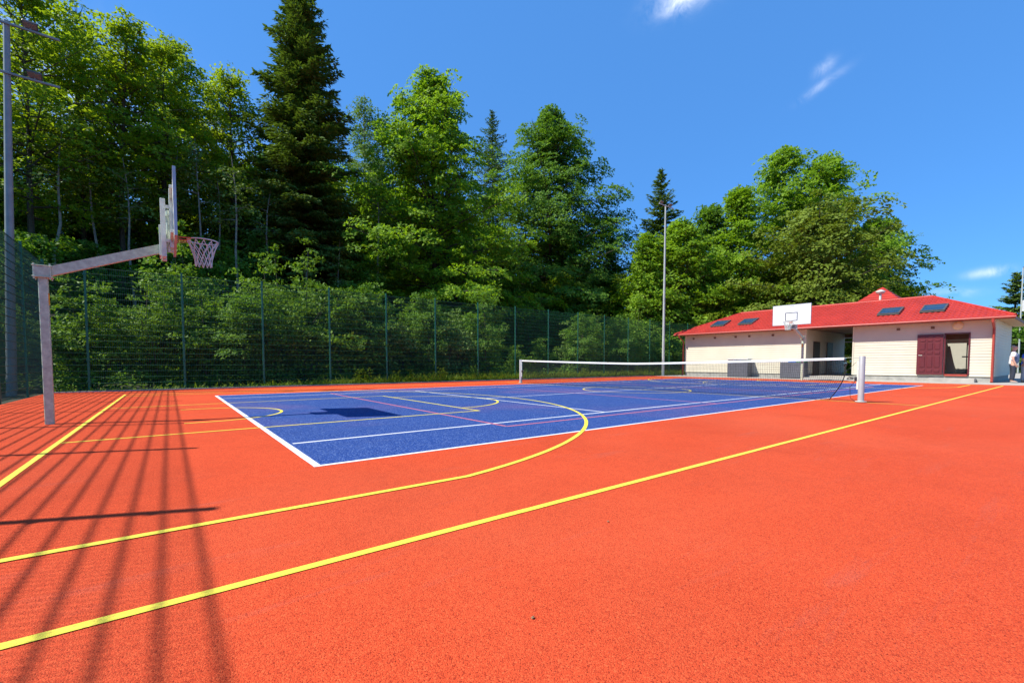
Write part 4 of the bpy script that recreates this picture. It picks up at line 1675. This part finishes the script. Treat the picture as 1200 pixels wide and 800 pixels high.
# --- shrubs behind the fence
shp = [shrub("hazel_shrub", 5.0, 1.8, M['shrub'], 71, 9500, .14),
       shrub("hazel_shrub", 3.6, 1.5, M['shrub'], 72, 7600, .14),
       shrub("dogwood_shrub", 3.9, 1.5, M['shrub_pale'], 73, 8200, .14)]
us = [False] * 3
row = [(-3.4, 18.6, 1, 1.0), (-1.4, 18.3, 0, .95), (.4, 18.9, 1, 1.1), (2.2, 18.4, 0, 1.0), (4.2, 18.9, 0, 1.08), (5.9, 18.3, 1, 1.15), (7.6, 18.5, 2, 1.15), (9.4, 19.0, 1, 1.1),
       (11.2, 18.6, 2, 1.05), (12.8, 19.2, 2, 1.1), (15.2, 19.8, 1, .75), (17.8, 19.6, 1, .6), (20.2, 19.8, 1, .65), (22.8, 18.7, 2, 1.0), (24.8, 18.9, 0, .85), (26.8, 18.6, 0, .98), (29.0, 18.4, 0, 1.0), (31.2, 18.4, 1, 1.1),
       (-5.8, 17.8, 0, .8), (-7.8, 16.2, 1, 1.0), (-8.4, 19.5, 0, 1.1), (-.4, 20.6, 0, 1.15), (3.2, 20.8, 0, 1.1), (7.0, 20.8, 1, 1.3), (33.5, 18.0, 0, .95), (35.8, 17.8, 1, 1.1)]
place_txt = ["in the left fence corner", "behind the first full panel", "below the near hoop's net", "below the slim left beeches", "at the foot of the tall spruce", "right of the spruce's foot",
             "below the big beech's left side", "below the big beech's lowest branches", "under the big bright beech", "right of the big beech's trunk", "left of the far net post", "behind the far net post",
             "in the shade of the broad beech", "below the dark broad beech", "below the sky gap", "left of the slender mast", "right behind the slender mast", "by the building's left end",
             "outside the left fence", "beyond the left fence under trees", "at the back of the left corner", "in second row behind the near hoop", "in second row left of the spruce", "in second row right of the spruce", "behind the building's left eave", "behind the building's back corner"]
kinds = ["tall leafy green hazel shrub", "leafy green hazel shrub", "pale leaved shrub"]
for (u, v, k, s), tx_ in zip(row, place_txt):
    if us[k]:
        o = copy_tree(shp[k])
    else:
        o, us[k] = shp[k], True
    place(o, u, v, g.uniform(0, 6.28), s * g.uniform(.85, 1.12), s * g.uniform(.78, 1.18))
    tag(o, kinds[k] + " " + tx_, "shrub", "shrubs behind the mesh fence")
for (u, v, s, lab) in ((1.4, 17.7, .5, "leafy sapling close behind the fence below the near hoop's net"), (6.8, 17.6, .56, "leafy sapling close behind the fence right of the tall spruce"), (10.3, 17.7, .48, "leafy sapling close behind the fence under the big bright beech"),
                       (14.1, 17.9, .5, "leafy sapling close behind the fence left of the far net post"), (22.0, 17.6, .46, "leafy sapling close behind the fence left of the slender mast"), (26.0, 17.5, .5, "leafy sapling close behind the fence beside the slender mast")):
    o = copy_tree(yt)
    place(o, u, v, g.uniform(0, 6.28), s, s * g.uniform(.9, 1.4))
    tag(o, lab, "sapling", "saplings close behind the fence")
# green bush seen through the passage, clipped hedge behind the people
o = shrub("garden_bush", 1.5, 1.3, M['hedge'], 75, 3000, .10)
tag(place(o, 40.5, 3.6), "low yellow green bush seen through the passage of the building", "bush")
o = shrub("garden_bush", 2.3, 2.4, M['hedge'], 76, 5200, .12)
tag(place(o, 52.0, -3.6), "yellow green bush behind the two people at the right edge", "bush")
o = shrub("garden_bush", 6.5, 4.0, M['deep'], 77, 12000, .24)
tag(place(o, 58.0, -2.6), "tall dark green bush behind the yellow green one at the right", "bush")

# --- verge grass and weeds
def blades():
    g = np.random.default_rng(81)
    n = 26000
    u = g.uniform(-4.0, 31.5, n)
    keep = g.uniform(0, 1, n) < np.clip(.10 + (u - 1.0) * .11, .10, 1.0)
    u = u[keep]
    n = len(u)
    v = 15.36 + g.uniform(0, 1, n) ** 1.4 * 1.35
    h = np.clip(g.gamma(3.0, .075, n), .06, .60) * np.clip(.45 + (u + 2) * .05, .45, 1.0)
    c = np.stack([u, v, h * .45 - .012], 1)
    ax = np.stack([g.normal(0, .35, n), g.normal(0, .35, n), np.ones(n)], 1)
    ax[:, 0] += g.normal(0, .5, n)
    ax[:, 1] += g.normal(0, .4, n)
    nm = np.stack([g.normal(-.7, .7, n), g.normal(-.3, .8, n), g.normal(.5, .3, n)], 1)
    o = leaf_mesh("verge_grass", c, ax, nm, h, .028 + .025 * g.uniform(0, 1, n), M['grass'], None)
    tag(o, "bright grass growing along the foot of the long mesh fence", "grass", kind='stuff')


blades()


def undergrowth():
    g = np.random.default_rng(83)
    n = 42000
    u = g.uniform(-14, 40, n)
    v = 16.9 + g.uniform(0, 1, n) ** 1.3 * 13
    keep = (v > 17.0) & ((u < 29) | (v > 17.5))
    u, v = u[keep], v[keep]
    n = len(u)
    bumpy = .5 + .5 * np.sin(u * 1.7 + np.sin(v * 1.3) * 2) * np.cos(v * 1.1 + u * .6)
    h = g.uniform(.02, 1, n) * (.15 + .75 * bumpy)
    c = np.stack([u, v, hz(u, v) + h], 1)
    a = g.uniform(0, 6.28, n)
    ax = np.stack([np.cos(a), np.sin(a), g.normal(0, .3, n)], 1)
    nm = np.stack([g.normal(0, .5, n), g.normal(-.2, .5, n), np.ones(n)], 1)
    o = leaf_mesh("undergrowth", c, ax, nm, .17 * g.uniform(.6, 1.3, n), .11, M['deep'], None)
    tag(o, "low leafy undergrowth covering the ground behind the mesh fence", "undergrowth", kind='stuff')


undergrowth()


def weed():
    g = np.random.default_rng(82)
    r = empty("weed", (0, 0, 0))
    C, A, N_ = [], [], []
    s = MB()
    for i in range(5):
        a = g.uniform(0, 6.28)
        h = g.uniform(.35, .75)
        tip = Vector((.16 * math.cos(a), .16 * math.sin(a), h))
        s.tube([(0, 0, -.02), tip * .6, tip], [.007, .005, .003], 3, False)
        for k in range(16):
            f = g.uniform(.15, 1)
            b_ = g.uniform(0, 6.28)
            C.append(tip * f + Vector((math.cos(b_) * .06, math.sin(b_) * .06, g.normal(0, .03))))
            A.append((math.cos(b_), math.sin(b_), .2))
            N_.append((g.normal(0, .3), g.normal(0, .3), 1))
    s.build("stems", M['grass'], r, kind="stuff")
    leaf_mesh("leaves", np.array(C), np.array(A), np.array(N_), .12 * g.uniform(.7, 1.4, len(C)), .055, M['grass'], r)
    return r


w0 = weed()
for i in range(44):
    o = w0 if i == 0 else copy_tree(w0)
    u = g.uniform(-2, 30) if i < 8 else g.uniform(5, 30)
    s = g.uniform(.45, 1.15)
    o.location = (u, g.uniform(15.5, 16.9), -.012)
    o.rotation_euler = (0, 0, g.uniform(0, 6.28))
    o.scale = (s, s, s)
    tag(o, "small leafy weed at the foot of the long mesh fence", "weed", "weeds along the fence foot")

# --- specks lying on the red surface
for (u, v, lab) in ((.02, -2.98, "curled dry leaf fragment on the red surface in the foreground"), (1.0, -2.5, "tiny dark leaf fragment on the red surface beyond the near line"), (-.25, -3.22, "small pale fragment on the red surface near the bottom edge")):
    mb = MB()
    q = .008
    mb.add([(u - q, v - q * .5, .004), (u, v - q * .7, .007), (u + q * .9, v - q * .2, .006), (u + q, v + q * .5, .008), (u, v + q * .7, .005), (u - q * .8, v + q * .4, .007), (u, v, .009)],
           [(0, 1, 6), (1, 2, 6), (2, 3, 6), (3, 4, 6), (4, 5, 6), (5, 0, 6)])
    o = mb.build("dry_leaf", M['dry_leaf'], None, origin=(u, v, 0))
    tag(o, lab, "leaf")
